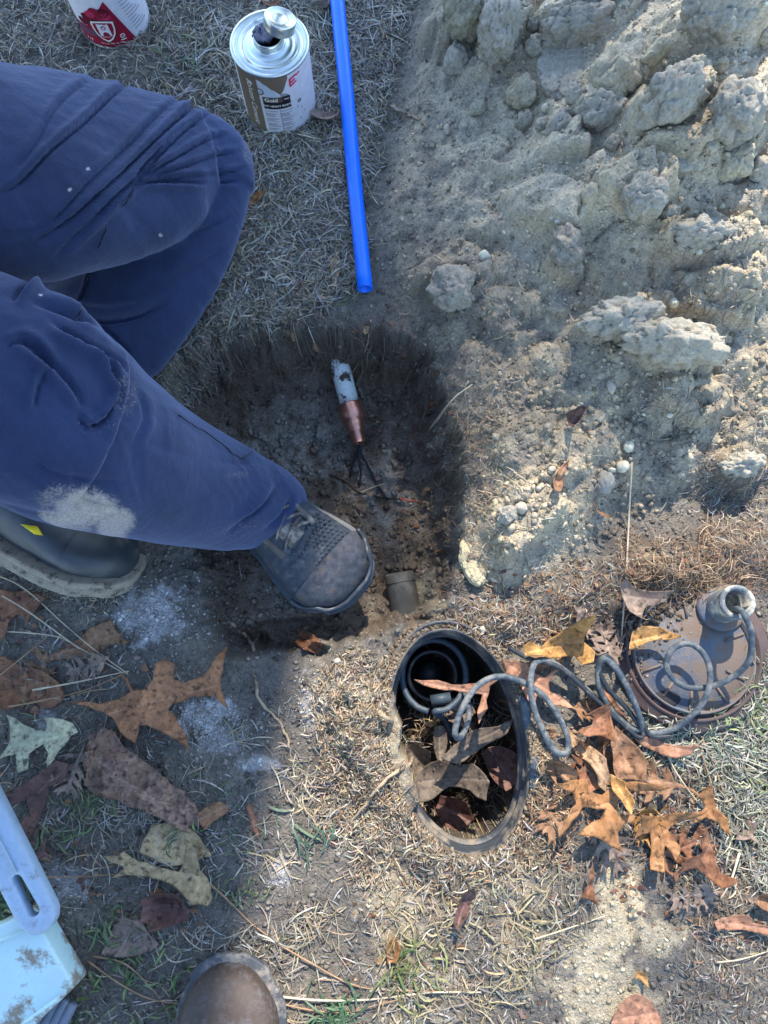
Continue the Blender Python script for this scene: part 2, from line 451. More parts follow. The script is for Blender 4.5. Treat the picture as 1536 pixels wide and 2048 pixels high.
t.l.new(t.ramp(t.noise(60, 4), [(.35, .55), (.65, .97)]), t.b.inputs['Roughness'])
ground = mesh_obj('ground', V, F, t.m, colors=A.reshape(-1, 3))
_c = ground.data.color_attributes.new('Clay', 'FLOAT_COLOR', 'POINT'); _c.data.foreach_set('color', np.repeat((mm * (1 - hs)).reshape(-1, 1), 4, 1).astype(np.float32).ravel())
ground['kind'] = 'structure'

def hz(x, y):
    x = np.asarray(x, float); y = np.asarray(y, float)
    ix = np.clip(np.searchsorted(GX, x) - 1, 0, nx - 2); iy = np.clip(np.searchsorted(GY, y) - 1, 0, ny - 2)
    fx = np.clip((x - GX[ix]) / (GX[ix + 1] - GX[ix]), 0, 1); fy = np.clip((y - GY[iy]) / (GY[iy + 1] - GY[iy]), 0, 1)
    return (Z[iy, ix] * (1 - fx) * (1 - fy) + Z[iy, ix + 1] * fx * (1 - fy) + Z[iy + 1, ix] * (1 - fx) * fy + Z[iy + 1, ix + 1] * fx * fy)
def hc(x, y):
    ix = np.clip(np.searchsorted(GX, x), 0, nx - 1); iy = np.clip(np.searchsorted(GY, y), 0, ny - 1); return A[iy, ix]
def G(u, v, up=0.0):
    """point on the ground seen at pixel u, v"""
    z = 0.0
    for _ in range(14):
        p = W(u, v, z); z = .5 * z + .5 * float(hz(p.x, p.y))
    p = W(u, v, z + up); p.z = float(hz(p.x, p.y)) + up
    return p

# ------------------------------------------------------------------ the kneeling person
def evaluated(o):
    dg = bpy.context.evaluated_depsgraph_get(); dg.update()
    me = bpy.data.meshes.new_from_object(o.evaluated_get(dg)); return me
def drop(o):
    me = o.data; bpy.data.objects.remove(o); 
    if me.users == 0: bpy.data.meshes.remove(me)
def remeshed(mb, vox, smooth=4):
    me = bpy.data.meshes.new('tmp'); me.from_pydata(mb.v, [], mb.f); me.update()
    o = bpy.data.objects.new('tmp', me); col.objects.link(o)
    m = o.modifiers.new('r', 'REMESH'); m.mode = 'VOXEL'; m.voxel_size = vox; m.use_smooth_shade = True
    if smooth:
        s = o.modifiers.new('s', 'SMOOTH'); s.factor = .5; s.iterations = smooth
    out = evaluated(o); drop(o); return out
def mesh_np(me):
    n = len(me.vertices); co = np.empty(n * 3, np.float32); me.vertices.foreach_get('co', co)
    no = np.empty(n * 3, np.float32); me.vertices.foreach_get('normal', no)
    return co.reshape(-1, 3).astype(float), no.reshape(-1, 3).astype(float)
def limb(ctrl, n=10, ring=40, exp=2.0):
    """ctrl: (u, v, z, half width px, thickness ratio); returns a closed loft"""
    P = []
    for u, v, z, hw, th in ctrl:
        p = W(u, v, z); d = (CAM_H - z) / math.cos(0.25)
        r = hw * (CAM_H - z) / FPX * 1.02
        P.append((p.x, p.y, p.z, r, r * th))
    P = catmull(P, n); pos = P[:, :3]
    T = np.gradient(pos, axis=0); T /= np.linalg.norm(T, axis=1)[:, None]
    up = np.array([0, 0, 1.0]); v, f = [], []; m = len(P)
    for i in range(m):
        side = np.cross(T[i], up); L = np.linalg.norm(side)
        side = side / L; upp = np.cross(side, T[i])
        for k in range(ring):
            a = 2 * math.pi * k / ring; c, s = math.cos(a), math.sin(a)
            v.append(pos[i] + side * c * P[i, 3] + upp * s * P[i, 4])
    for i in range(m - 1):
        for k in range(ring):
            f.append((i * ring + k, i * ring + (k + 1) % ring, (i + 1) * ring + (k + 1) % ring, (i + 1) * ring + k))
    f.append(tuple(range(ring - 1, -1, -1))); f.append(tuple((m - 1) * ring + k for k in range(ring)))
    return v, f

HIP_A = (-330, 300, .34, 230, .8); HIP_B = (-330, 640, .38, 215, .85)
thighA = [HIP_A, (-150, 318, .30, 262, .7), (0, 340, .25, 276, .66), (130, 338, .20, 246, .66), (250, 334, .155, 204, .68), (340, 328, .12, 158, .75), (400, 327, .10, 112, .9), (428, 325, .095, 86, 1.0)]
kneeA = [(330, 300, .10, 90, 1.0), (395, 318, .095, 100, .95), (425, 335, .09, 90, .95), (430, 380, .085, 86, .95)]
calfA = [(428, 330, .09, 86, .95), (400, 400, .08, 105, .8), (340, 490, .072, 136, .65), (255, 590, .066, 156, .6), (185, 685, .062, 150, .6), (150, 790, .058, 110, .6), (110, 880, .055, 98, .6), (80, 960, .05, 84, .65), (62, 1010, .045, 70, .7)]
thighB = [HIP_B, (-180, 700, .37, 220, .8), (-60, 752, .36, 228, .75), (40, 792, .35, 226, .7), (120, 830, .335, 200, .7), (180, 855, .315, 180, .75)]
shinB = [(60, 808, .33, 212, .7), (150, 862, .30, 196, .72), (235, 905, .245, 168, .8), (320, 945, .17, 142, .85), (400, 975, .10, 122, .9), (470, 998, .05, 105, .95), (535, 1010, .015, 82, .95), (575, 1024, -.015, 58, .95)]
mb = MB()
for c in (thighA, kneeA, calfA, thighB, shinB): mb.add(*limb(c))
# knee cap bulge of the raised leg, seat of the trousers
def ellip(c, r, rot=(0, 0, 0), n=24, m=16):
    M = Euler(rot).to_matrix(); v, f = [], []
    for i in range(m + 1):
        th = math.pi * i / m
        for k in range(n):
            a = 2 * math.pi * k / n
            p = M @ Vector((r[0] * math.sin(th) * math.cos(a), r[1] * math.sin(th) * math.sin(a), r[2] * math.cos(th))); v.append(Vector(c) + p)
    for i in range(m):
        for k in range(n): f.append((i * n + k, (i + 1) * n + k, (i + 1) * n + (k + 1) % n, i * n + (k + 1) % n))
    return v, f
pa, pb = W(*HIP_A[:3]), W(*HIP_B[:3])
hipc = (pa + pb) / 2 + Vector((-.08, 0, 0))
mb.add(*ellip(hipc, (.15, .20, .14)))
tme = remeshed(mb, .0030, 9)
co, no = mesh_np(tme)
px, py = proj(co[:, 0], co[:, 1], co[:, 2])
D = np.zeros(len(co))
def crease(pts, amp, w, side=1, wv=None, ends=.34, up=True):
    """fold along a line: ridge on one side, groove on the other"""
    global D
    P = catmull(pts, 8); best = np.full(len(co), 1e9); sg = np.zeros(len(co)); tt = np.zeros(len(co)); m = len(P) - 1
    near_ = np.flatnonzero((px > P[:, 0].min() - 60) & (px < P[:, 0].max() + 60) & (py > P[:, 1].min() - 60) & (py < P[:, 1].max() + 60) & (no[:, 2] > -.2))
    if len(near_) == 0: return
    X_, Y_ = px[near_], py[near_]; b = best[near_]; s_ = sg[near_]; q = tt[near_]
    for i in range(m):
        a, c = P[i], P[i + 1]; e = c - a; L = e @ e + 1e-9
        t_ = np.clip(((X_ - a[0]) * e[0] + (Y_ - a[1]) * e[1]) / L, 0, 1)
        dx, dy = X_ - a[0] - e[0] * t_, Y_ - a[1] - e[1] * t_; d = np.hypot(dx, dy)
        k = d < b; b = np.where(k, d, b); s_ = np.where(k, np.sign(e[0] * dy - e[1] * dx), s_); q = np.where(k, (i + t_) / m, q)
    sd = b * s_ * side
    tap = sstep(0, ends, q) * sstep(1, 1 - ends, q)
    w = w * .8; prof = .9 * np.exp(-((sd - w * .9) / (w * 1.0)) ** 2) - 1.25 * np.exp(-((sd + w * .2) / (w * .42)) ** 2)
    wgt = sstep(.12, .62, no[near_, 2])
    D[near_] += 1.15 * amp * prof * tap * wgt
# thigh folds fanning from the knee pit of the kneeling leg
F_ = crease
F_([(455, 168), (380, 215), (300, 290), (225, 360), (120, 450), (0, 520)], .0075, 11, 1)
F_([(400, 170), (330, 215), (255, 290), (180, 360), (90, 450), (0, 470)], .0030, 11, 1)
F_([(450, 200), (370, 260), (300, 330), (240, 400), (150, 480)], .0065, 9, 1)
F_([(300, 148), (240, 175), (170, 240), (100, 300), (30, 370), (-40, 400)], .0055, 12, 1)
F_([(215, 140), (160, 170), (110, 215), (60, 300), (0, 360)], .0022, 12, 1)
F_([(470, 262), (410, 280), (350, 315), (300, 345), (262, 372)], .0065, 9, 1)
F_([(500, 300), (430, 310), (360, 335), (310, 352), (255, 385)], .0055, 8, 1)
F_([(508, 330), (450, 345), (370, 352), (310, 362), (245, 392)], .0055, 8, 1)
F_([(505, 358), (440, 368), (360, 366), (290, 368), (245, 395)], .007, 9, -1)
F_([(490, 420), (430, 445), (370, 470), (300, 490)], .003, 14, 1)
F_([(470, 480), (400, 525), (320, 560)], .0025, 18, 1)
F_([(430, 215), (350, 268), (290, 325), (262, 360), (215, 410), (130, 500), (30, 590)], .009, 12, 1)
F_([(262, 365), (210, 415), (150, 475), (90, 540), (20, 610)], .010, 14, -1, ends=.1)
# side seam of the calf
F_([(262, 372), (215, 440), (190, 510), (172, 570), (148, 640)], .0016, 4, 1, ends=.05)
F_([(40, 595), (120, 620), (200, 640), (280, 628), (350, 585)], .008, 18, -1)
F_([(90, 640), (150, 680), (220, 720), (262, 755)], .008, 16, 1)
F_([(130, 640), (190, 650), (250, 700), (262, 740)], .004, 14, 1)
# raised leg: diagonal pulls near the knee, dimples down the shin
F_([(20, 660), (60, 700), (110, 740), (150, 790), (170, 840)], .005, 16, 1)
F_([(0, 700), (40, 680), (80, 700), (120, 760)], .004, 14, -1)
F_([(185, 690), (215, 745), (240, 790), (225, 830)], .008, 13, 1)
F_([(235, 755), (228, 800), (205, 838), (175, 850), (150, 815)], .008, 12, 1)
F_([(262, 772), (285, 800), (290, 840), (262, 900)], .006, 13, -1)
F_([(100, 720), (72, 780), (66, 830)], .0035, 12, 1)
F_([(350, 830), (400, 858), (440, 890), (465, 912)], .0022, 5, 1, ends=.1)
F_([(465, 912), (480, 918), (500, 902)], .0015, 4, 1)
F_([(270, 880), (330, 905), (420, 925), (500, 930), (560, 920)], .0035, 22, 1)
F_([(560, 960), (520, 1010), (470, 1050), (430, 1080)], .007, 13, 1)
F_([(590, 985), (565, 1030), (520, 1070)], .005, 12, -1)
F_([(360, 1000), (380, 1040), (385, 1085)], .006, 16, 1)
F_([(300, 1020), (260, 1050), (250, 1080)], .005, 14, -1)
F_([(60, 1030), (110, 1050), (160, 1045), (215, 1010)], .009, 13, -1)
F_([(130, 985), (190, 1010), (250, 1020)], .006, 16, 1)
F_([(20, 900), (100, 950), (200, 970), (300, 960)], .003, 30, 1)
aB_ = R(-32); qx, qy = px * math.cos(aB_) + py * math.sin(aB_), -px * math.sin(aB_) + py * math.cos(aB_)
wk = ridged(qx / 900 + .06 * fbm(px / 700, py / 700, 5, 2, 72), qy / 2600, 16, 3, 71)
D += .0018 * fbm(co[:, 0] + .3 * co[:, 2], co[:, 1] - .2 * co[:, 2], 16, 3, 70) + .0026 * wk * sstep(500, 800, py) * sstep(.1, .5, no[:, 2]) + .0010 * ridged(co[:, 0], co[:, 1], 38, 3, 73)
co2 = co + no * D[:, None]
tme.vertices.foreach_set('co', co2.astype(np.float32).ravel())
# dried mud and dust, plus pale sun patches, all put into the cloth colour
dust_sun = np.zeros(len(co))
def dblob(u, v, a, b, s_, f=45, ang=0):
    global dust_sun
    c, s = math.cos(R(ang)), math.sin(R(ang)); dx, dy = px - u, py - v
    r = np.hypot((dx * c + dy * s) / a, (-dx * s + dy * c) / b)
    dust_sun = np.maximum(dust_sun, s_ * sstep(.0, .55, 1 - r + .45 * fbm(co[:, 0], co[:, 1], f, 4, u)))
dblob(165, 1020, 95, 60, .95); dblob(230, 1050, 55, 45, .9); dblob(120, 990, 70, 40, .5); dblob(500, 290, 26, 60, .4); dblob(470, 950, 40, 12, .35); dblob(320, 470, 6, 4, 2)
dblob(250, 790, 34, 48, .32, 10); dblob(365, 485, 60, 50, .14, 8, 20); dblob(190, 850, 60, 30, .2, 20); dblob(60, 150, 60, 50, .12, 8); dblob(480, 1060, 90, 40, .25)  # includes soft sun patches on knee and thigh, put in as pale colour
sp = rng.random(len(co)); 
at = tme.color_attributes.new('Col', 'FLOAT_COLOR', 'POINT')
navy = np.array((.017, .028, .070)); mud = np.array((.34, .31, .29))
cc = (navy[None]) * (1 + .12 * fbm(co[:, 0], co[:, 1], 20, 3, 77))[:, None]
dn = np.clip(dust_sun * (1 + .5 * fbm(co[:, 0], co[:, 1], 260, 2, 78)), 0, 1)
dt = tme.color_attributes.new('Dust', 'FLOAT_COLOR', 'POINT'); dt.data.foreach_set('color', np.repeat(np.clip(dust_sun, 0, 1)[:, None], 4, 1).astype(np.float32).ravel())
for (u, v) in [(176, 338), (140, 380), (80, 597), (453, 228), (320, 470), (20, 620), (95, 880)]:
    m_ = np.hypot(px - u, py - v) < 2.0; cc[m_] = (.5, .5, .5)
c4 = np.ones((len(co), 4), np.float32); c4[:, :3] = cc; at.data.foreach_set('color', c4.ravel())
# open the trouser legs a little at the cuffs by leaving the ends dark
t = NT('navy_twill', .88, .12)
tw = t.new('ShaderNodeTexWave', wave_type='BANDS', bands_direction='DIAGONAL'); tw.inputs['Scale'].default_value = 520; tw.inputs['Distortion'].default_value = 1.5
t.l.new(t.coord(), tw.inputs['Vector'])
nz = t.ramp(t.noise(900, 3), [(.3, .8), (.7, 1.2)])
fade = t.ramp(t.noise(9, 5), [(.35, .82), (.7, 1.25)])
ad = t.new('ShaderNodeMath', operation='MULTIPLY_ADD'); ad.use_clamp = True
t.l.new(t.noise(420, 6, .8), ad.inputs[0]); ad.inputs[1].default_value = 2.6
sb = t.new('ShaderNodeMath', operation='MULTIPLY_ADD'); t.l.new(t.attr('Dust'), sb.inputs[0]); sb.inputs[1].default_value = 1.35; sb.inputs[2].default_value = -1.72
t.l.new(sb.outputs[0], ad.inputs[2])
cb = t.mix(1.0, t.mix(1.0, t.attr(), nz, 'MULTIPLY'), fade, 'MULTIPLY')
t.base(t.mix(ad.outputs[0], cb, (.36, .33, .29)))
b_ = t.bump(tw.outputs['Fac'], .18, .0005)
t.bump(t.noise(30, 6, .65, None, .6), .35, .006, b_)
t.b.inputs['Sheen Weight'].default_value = .35; t.b.inputs['Sheen Roughness'].default_value = .5
t.b.inputs['Sheen Tint'].default_value = (.55, .65, 1, 1)
M_twill = t.m
tme.materials.clear(); tme.materials.append(M_twill)
tme.polygons.foreach_set('use_smooth', np.ones(len(tme.polygons), bool))

M_skin = plain('skin', (.45, .27, .19), .5, .4)
M_hair = plain('hair', (.05, .035, .025), .6)
M_shirt = plain('shirt_cloth', (.05, .07, .13), .9, .1)
root = empty('person', (hipc.x, hipc.y, 0), 'person in dusty navy work trousers kneeling at the edge of the dug hole', 'person')
root_inv = Matrix.Translation((-hipc.x, -hipc.y, 0))
def child(o, parent=root):
    o.parent = parent; o.matrix_parent_inverse = Matrix.Translation((-parent.location.x, -parent.location.y, -parent.location.z)) if parent.type == 'EMPTY' and parent.rotation_euler == Euler((0, 0, 0)) else Matrix()
    return o
to = bpy.data.objects.new('trousers', tme); col.objects.link(to); child(to)

def skin_body(name, joints, edges, mat, sub=2):
    me = bpy.data.meshes.new(name); me.from_pydata([j[0] for j in joints], edges, [])
    o = bpy.data.objects.new('tmp', me); col.objects.link(o)
    m = o.modifiers.new('sk', 'SKIN')
    for i, j in enumerate(joints):
        r = j[1]; me.skin_vertices[0].data[i].radius = (r, r) if np.isscalar(r) else r
    me.skin_vertices[0].data[0].use_root = True
    s = o.modifiers.new('su', 'SUBSURF'); s.levels = sub; s.render_levels = sub
    out = evaluated(o); drop(o); out.materials.clear(); out.materials.append(mat)
    out.polygons.foreach_set('use_smooth', np.ones(len(out.polygons), bool))
    ob = bpy.data.objects.new(name, out); col.objects.link(ob); return ob
def P3(u, v, z): return tuple(W(u, v, z))
h = hipc
J = [((h.x, h.y, h.z), .12), ((h.x - .02, h.y + .0, h.z + .16), .12), ((h.x + .02, h.y, h.z + .32), .13), ((h.x + .07, h.y, h.z + .44), .11), ((h.x + .12, h.y, h.z + .52), .055), ((h.x + .16, h.y, h.z + .58), .075), ((h.x + .18, h.y, h.z + .66), .085),
     (P3(-60, 335, .24), .085), (P3(240, 335, .13), .065), (P3(400, 335, .085), .05), (P3(280, 560, .06), .05), (P3(110, 850, .05), .04), (P3(60, 980, .05), .035),
     (P3(-60, 770, .34), .085), (P3(130, 850, .28), .06), (P3(300, 930, .17), .05), (P3(470, 990, .05), .04), (P3(570, 1025, -.03), .035),
     ((h.x + .06, h.y + .2, h.z + .42), .055), ((h.x + .03, h.y + .26, h.z + .20), .043), ((h.x - .02, h.y + .24, h.z + .0), .03), ((h.x - .01, h.y + .235, h.z - .09), .03),
     ((h.x + .06, h.y - .2, h.z + .42), .055), ((h.x + .02, h.y - .28, h.z + .20), .043), ((h.x - .06, h.y - .26, h.z + .02), .03), ((h.x - .05, h.y - .255, h.z - .07), .03)]
E = [(0, 1), (1, 2), (2, 3), (3, 4), (4, 5), (5, 6), (0, 7), (7, 8), (8, 9), (9, 10), (10, 11), (11, 12), (0, 13), (13, 14), (14, 15), (15, 16), (16, 17), (3, 18), (18, 19), (19, 20), (20, 21), (3, 22), (22, 23), (23, 24), (24, 25)]
child(skin_body('body', J, E, M_skin))
J2 = [(j[0], (j[1] + .018)) for j in (J[0], J[1], J[2], J[3], J[18], J[19], J[20], J[22], J[23], J[24])]
child(skin_body('shirt', J2, [(0, 1), (1, 2), (2, 3), (3, 4), (4, 5), (5, 6), (3, 7), (7, 8), (8, 9)], M_shirt))
hv = MB().add(*ellip((h.x + .165, h.y, h.z + .66), (.105, .09, .10)))
child(hv.obj('hair', M_hair))

def on_cloth(u, v, up=.0020):
    i = np.argmin(np.where(no[:, 2] > .1, np.hypot(px - u, py - v), 1e9)); return co2[i] + no[i] * up
def seam(pts, name, r_=.0007, dash=False):
    q = np.array([on_cloth(*p) for p in catmull(pts, 5)]); q = catmull(q[::1], 2)
    b = MB()
    if dash:
        for i in range(0, len(q) - 1, 2): b.add(*tube(q[i:i + 2], r_, 5))
    else: b.add(*tube(q, r_, 6))
    return child(b.obj(name, M_twill if not dash else M_thread), root)
M_thread = plain('seam_thread', (.022, .03, .055), .8, .2, bump=0)
seam([(268, 372), (218, 440), (192, 510), (174, 570), (150, 640), (143, 615)][:5], 'side_seam')
seam([(352, 832), (400, 862), (440, 892), (466, 913), (484, 917), (502, 903)], 'side_seam', .0008)

# ---- boots
def boot(name, parent, M, mats, detail=True, shaft=True, wide=1.0):
    """local frame: toe to +Y, sole on z = 0, about .30 long"""
    m_up, m_toe, m_sole, m_lace, m_accent = mats
    prof = [(-.140, .020, .060), (-.135, .030, .075), (-.12, .037, .09), (-.08, .040, .10), (-.04, .040, .105), (.0, .043, .098), (.04, .050, .082), (.075, .054, .068), (.10, .053, .060), (.118, .0455, .055), (.134, .034, .047), (.144, .021, .037), (.149, .009, .026)]
    def rings(prof, n=44, z0=.016, grow=0, xb=.0):
        v, f = [], []
        for y, w_, h_ in prof:
            w_ = (w_ + grow) * wide; h_ = h_ + grow
            cx = .006 * math.sin((y + .14) * 9)
            for k in range(n):
                a = 2 * math.pi * k / n; c, s = math.cos(a), math.sin(a)
                e = .75
                X_ = w_ * math.copysign(abs(c) ** .85, c); 
                Z_ = z0 + (h_ - z0) * (.42 + .58 * math.copysign(abs(s) ** e, s)) if s > 0 else z0 + (h_ - z0) * .42 * (1 - abs(s) ** .6)
                v.append((cx + X_, y, Z_))
        m = len(prof)
        for i in range(m - 1):
            for k in range(n): f.append((i * n + (k + 1) % n, i * n + k, (i + 1) * n + k, (i + 1) * n + (k + 1) % n))
        f.append(tuple(range(n))); f.append(tuple((m - 1) * n + k for k in range(n - 1, -1, -1)))
        return v, f
    PP = catmull(prof, 5)
    b = MB(); b.add(*rings(PP))
    if shaft:
        b.add(*tube([(0.004, -.085, .05), (.003, -.082, .10), (.002, -.078, .15), (0, -.075, .19)], [.042, .043, .044, .048], 24))
        b.add(*ellip((.004, -.05, .09), (.036, .05, .028)))
    me = remeshed(b, .0035, 4)
    c_, n_ = mesh_np(me)
    c_ = c_ + n_ * (.0012 * fbm(c_[:, 0] + c_[:, 2], c_[:, 1], 40, 3, 88))[:, None]
    # flex creases behind the toe cap
    for yy in (.052, .040, .028): c_[:, 2] -= .0022 * np.exp(-((c_[:, 1] - yy - .004 * np.sin(c_[:, 0] * 90)) / .0022) ** 2) * (c_[:, 2] > .05)
    me.vertices.foreach_set('co', c_.astype(np.float32).ravel()); me.materials.clear(); me.materials.append(m_up)
    me.polygons.foreach_set('use_smooth', np.ones(len(me.polygons), bool))
    up = bpy.data.objects.new(name, me); col.objects.link(up); up.parent = parent
    up.matrix_parent_inverse = Matrix.Translation(-Vector(parent.location)); up.matrix_world = M; up.matrix_local = up.matrix_parent_inverse.inverted() @ up.matrix_local if False else up.matrix_local
    up.location, up.rotation_euler, up.scale = M.to_translation(), M.to_euler(), M.to_scale()
    # sole: outline with a welt, tread below
    out = []
    for y, w_, h_ in PP: out.append((.006 * math.sin((y + .14) * 9) + (w_ + .006) * wide, y))
    L = [(x, y) for x, y in out] + [(.012 * math.sin((y + .14) * 9) - x, y) for x, y in reversed(out)]
    L = [(x, y + (.006 if y > .13 else (-.006 if y < -.13 else 0))) for x, y in L]
    s = MB(); n = len(L)
    for z0, z1, g in ((.0, .013, 1.0), (.0135, .023, 1.035)):
        v = [(x * g, y * (1 + (g - 1) * .5), z0) for x, y in L] + [(x * g, y * (1 + (g - 1) * .5), z1) for x, y in L]
        f = [tuple(range(n - 1, -1, -1)), tuple(range(n, 2 * n))] + [(i, (i + 1) % n, n + (i + 1) % n, n + i) for i in range(n)]
        s.add(v, f)
    for i in range(10):
        y = -.12 + i * .027
        if abs(y + .035) < .02: continue
        w_ = np.interp(y, PP[:, 0], PP[:, 1]) * wide
        s.add(*box(-w_ * .9, y - .008, -.006, -.006, y + .008, .001)); s.add(*box(.006, y - .008, -.006, w_ * .95, y + .008, .001))
    so = s.obj('sole', m_sole, up); bevel(so, .002, 2)
    # toe cap: a slightly larger shell over the front
    tc = PP[(PP[:, 0] > .084)]
    cap = MB(); v, f = rings(tc, z0=.018, grow=.0022); cap.add(v, f[:-2] + [f[-1]]); cap.obj('toe_cap', m_toe, up)
    if detail:
        # rim rubber bumper round the toe
        pts = [(x * 1.0, y - .004, .036 + .004 * math.sin(y * 160)) for x, y in L if y > .085]
        pts = sorted([p for p in pts if p[0] > 0.004], key=lambda p: p[1]) + sorted([p for p in pts if p[0] <= 0.004], key=lambda p: -p[1])
        bm_ = MB(); bm_.add(*tube(catmull(pts[::2], 2), .0036, 8)); bm_.obj('toe_bumper', m_sole, up)
        la = MB()
        for i in range(5):
            y = .030 - i * .017; z = float(np.interp(y, PP[:, 0], PP[:, 2])) + .005
            w_ = .026
            la.add(*tube(catmull([(-w_, y + .004, z - .012), (-w_ * .5, y, z + .0), (0, y - .004, z + .003), (w_ * .5, y - .009, z), (w_, y - .012, z - .012)], 4), .0023, 6))
            la.add(*tube(catmull([(w_, y + .004, z - .012), (w_ * .5, y, z + .001), (0, y - .004, z + .005), (-w_ * .5, y - .009, z), (-w_, y - .012, z - .012)], 4), .0023, 6))
        la.obj('lace', m_lace, up)
        tg = MB(); v, f = rings([(y, .017, h_ + .006) for y, w_, h_ in PP if -.06 < y < .045], z0=.03); tg.add(v, f); tg.obj('tongue', m_lace, up)
        for sx in (-1, 1):
            ey = MB(); pts = [(sx * .030 + .004, y, float(np.interp(y, PP[:, 0], PP[:, 2])) - .006) for y in (.040, .02, 0, -.02, -.045)]
            ey.add(*tube(catmull(pts, 4), .0048, 8)); ey.obj('eyelet_stay', m_lace, up)
        # woven block texture between laces and toe cap
        blk = MB()
        for r_ in range(9):
            y = .081 - r_ * .0062
            for k in range(-7, 8):
                x = k * .0066 + (r_ % 2) * .0033
                w_ = float(np.interp(y, PP[:, 0], PP[:, 1])); h_ = float(np.interp(y, PP[:, 0], PP[:, 2]))
                if abs(x) > w_ * .86 or (abs(x) < .014 and y < .045): continue
                s_ = math.sqrt(max(0, 1 - (abs(x) / w_) ** 2.3)); z = .016 + (h_ - .016) * (.42 + .58 * s_ ** .75) - .0012
                jx, jy = random.uniform(-.0006, .0006), random.uniform(-.0004, .0004); v, f = box(x - .0026 + jx, y - .0017 + jy, z - .002, x + .0022 + jx, y + .0019 + jy, z + .0014); blk.add(v, f)
        blk.obj('block_texture', m_up, up)
        for sx in (-1, 1):
            ac = MB(); pts = [(sx * (float(np.interp(y, PP[:, 0], PP[:, 1])) + .0015) + .005, y, .042 + .008 * math.sin(y * 60)) for y in (.055, .03, .01, -.01)]
            ac.add(*tube(catmull(pts, 4), .0016, 6)); ac.obj('accent_piping', m_accent, up)
    return up
M_bootup = plain('boot_mesh_dark', (.032, .042, .056), .7, .3, grime=(.12, .12, .12), gs=60, gth=(.52, .78))
M_toe = plain('scuffed_toe_leather', (.045, .050, .060), .45, .45, grime=(.085, .068, .055), gs=55, gth=(.54, .66), bump=.4, var=.6)
M_rub = plain('boot_rubber', (.035, .047, .06), .45, .5, grime=(.16, .15, .13), gs=25, gth=(.55, .8))
M_lace = plain('boot_lace', (.10, .09, .085), .9, .1, grime=(.25, .23, .2), gs=50)
M_yel = plain('yellow_accent', (.75, .62, .03), .6)
M_muds = plain('mud_caked_sole', (.30, .27, .22), .95, .1, grime=(.10, .09, .08), gs=90, bump=.9)
M_brn = plain('brown_boot_leather', (.055, .040, .033), .55, .4, grime=(.09, .092, .10), gs=85, gth=(.50, .72), bump=.45)
M_brn2 = plain('grey_boot_rim', (.05, .058, .068), .6, .4, grime=(.22, .2, .18), gs=30)
def frame(loc, yaw, pitch=0, roll=0, sc=1.0):
    return Matrix.Translation(loc) @ Matrix.Rotation(R(yaw), 4, 'Z') @ Matrix.Rotation(R(pitch), 4, 'X') @ Matrix.Rotation(R(roll), 4, 'Y') @ Matrix.Scale(sc, 4)
# standing boot in the hole, toe towards lower right
zt = float(hz(W(650, 1140, -.1).x, W(650, 1140, -.1).y))
pt = W(706, 1172, zt + .02); yawB = -131
dirB = Vector((math.cos(R(yawB + 90)), math.sin(R(yawB + 90)), 0)); scB = .95
bB = boot('work_boot', root, frame(Vector((pt.x, pt.y, zt + .004)) - dirB * .128 * .86, yawB, 4, 0, scB) @ Matrix.Diagonal((.97, .86, 1, 1)), (M_bootup, M_toe, M_rub, M_lace, M_yel), wide=1.12, shaft=False)
# the trailing boot of the kneeling leg, lying on its side
dA = W(205, 1140, .04); yawA = -112
dirA = Vector((math.cos(R(yawA + 90)), math.sin(R(yawA + 90)), 0))
bA = boot('work_boot', root, frame(Vector((dA.x, dA.y, .030)) - dirA * .128, yawA, -8, -52, 1.05), (M_rub, M_rub, M_muds, M_lace, M_yel), wide=1.05, detail=False)
bA['label'] = 'trailing boot tipped on its side with a mud-caked sole'
# yellow tag on the collar of the trailing boot
tg = MB()
q = [W(40, 1048, .118), W(72, 1052, .116), (W(84, 1070, .11)), W(68, 1068, .11)]
tg.add([tuple(p) for p in q] + [tuple(p - Vector((0, 0, .004))) for p in q], [(0, 1, 2, 3), (7, 6, 5, 4), (0, 4, 5, 1), (1, 5, 6, 2), (2, 6, 7, 3), (3, 7, 4, 0)])
yt = tg.obj('pull_tab', M_yel); child(yt)

# ------------------------------------------------------------------ second person: boot toe at the lower edge
pc = W(456, 1962, .03)
r2 = empty('person', (pc.x - .02, pc.y - .16, 0), 'person standing at the lower edge, only a scuffed brown boot toe reaching in', 'person')
zc = float(hz(pc.x, pc.y))
bC = boot('leather_boot', r2, frame(Vector((pc.x, pc.y - .135, zc - .002)), 2, 0, 0, 1.0), (M_brn, M_brn, M_brn2, M_lace, M_yel), wide=1.0, detail=False)
Jl = [((0, 0, 0), 0)]
bx_, by_ = pc.x, pc.y - .21
Jb = [((bx_ - .12, by_ - .18, .78), .13), ((bx_ - .12, by_ - .22, .98), .12), ((bx_ - .12, by_ - .20, 1.18), .13), ((bx_ - .12, by_ - .17, 1.30), .10), ((bx_ - .12, by_ - .13, 1.38), .055), ((bx_ - .12, by_ - .09, 1.45), .075), ((bx_ - .12, by_ - .07, 1.53), .085),
      ((bx_ - .02, by_ - .12, .72), .08), ((bx_ - .0, by_ + .0, .42), .058), ((bx_, by_ - .005, .10), .036), ((bx_ - .22, by_ - .14, .72), .08), ((bx_ - .24, by_ - .10, .42), .058), ((bx_ - .24, by_ - .22, .10), .036),
      ((bx_ + .06, by_ - .17, 1.27), .05), ((bx_ + .10, by_ - .10, 1.06), .04), ((bx_ + .04, by_ + .02, .98), .03), ((bx_ - .30, by_ - .17, 1.27), .05), ((bx_ - .34, by_ - .10, 1.06), .04), ((bx_ - .28, by_ + .02, .98), .03)]
def child2(o): o.parent = r2; o.matrix_parent_inverse = Matrix.Translation(-Vector(r2.location)); return o
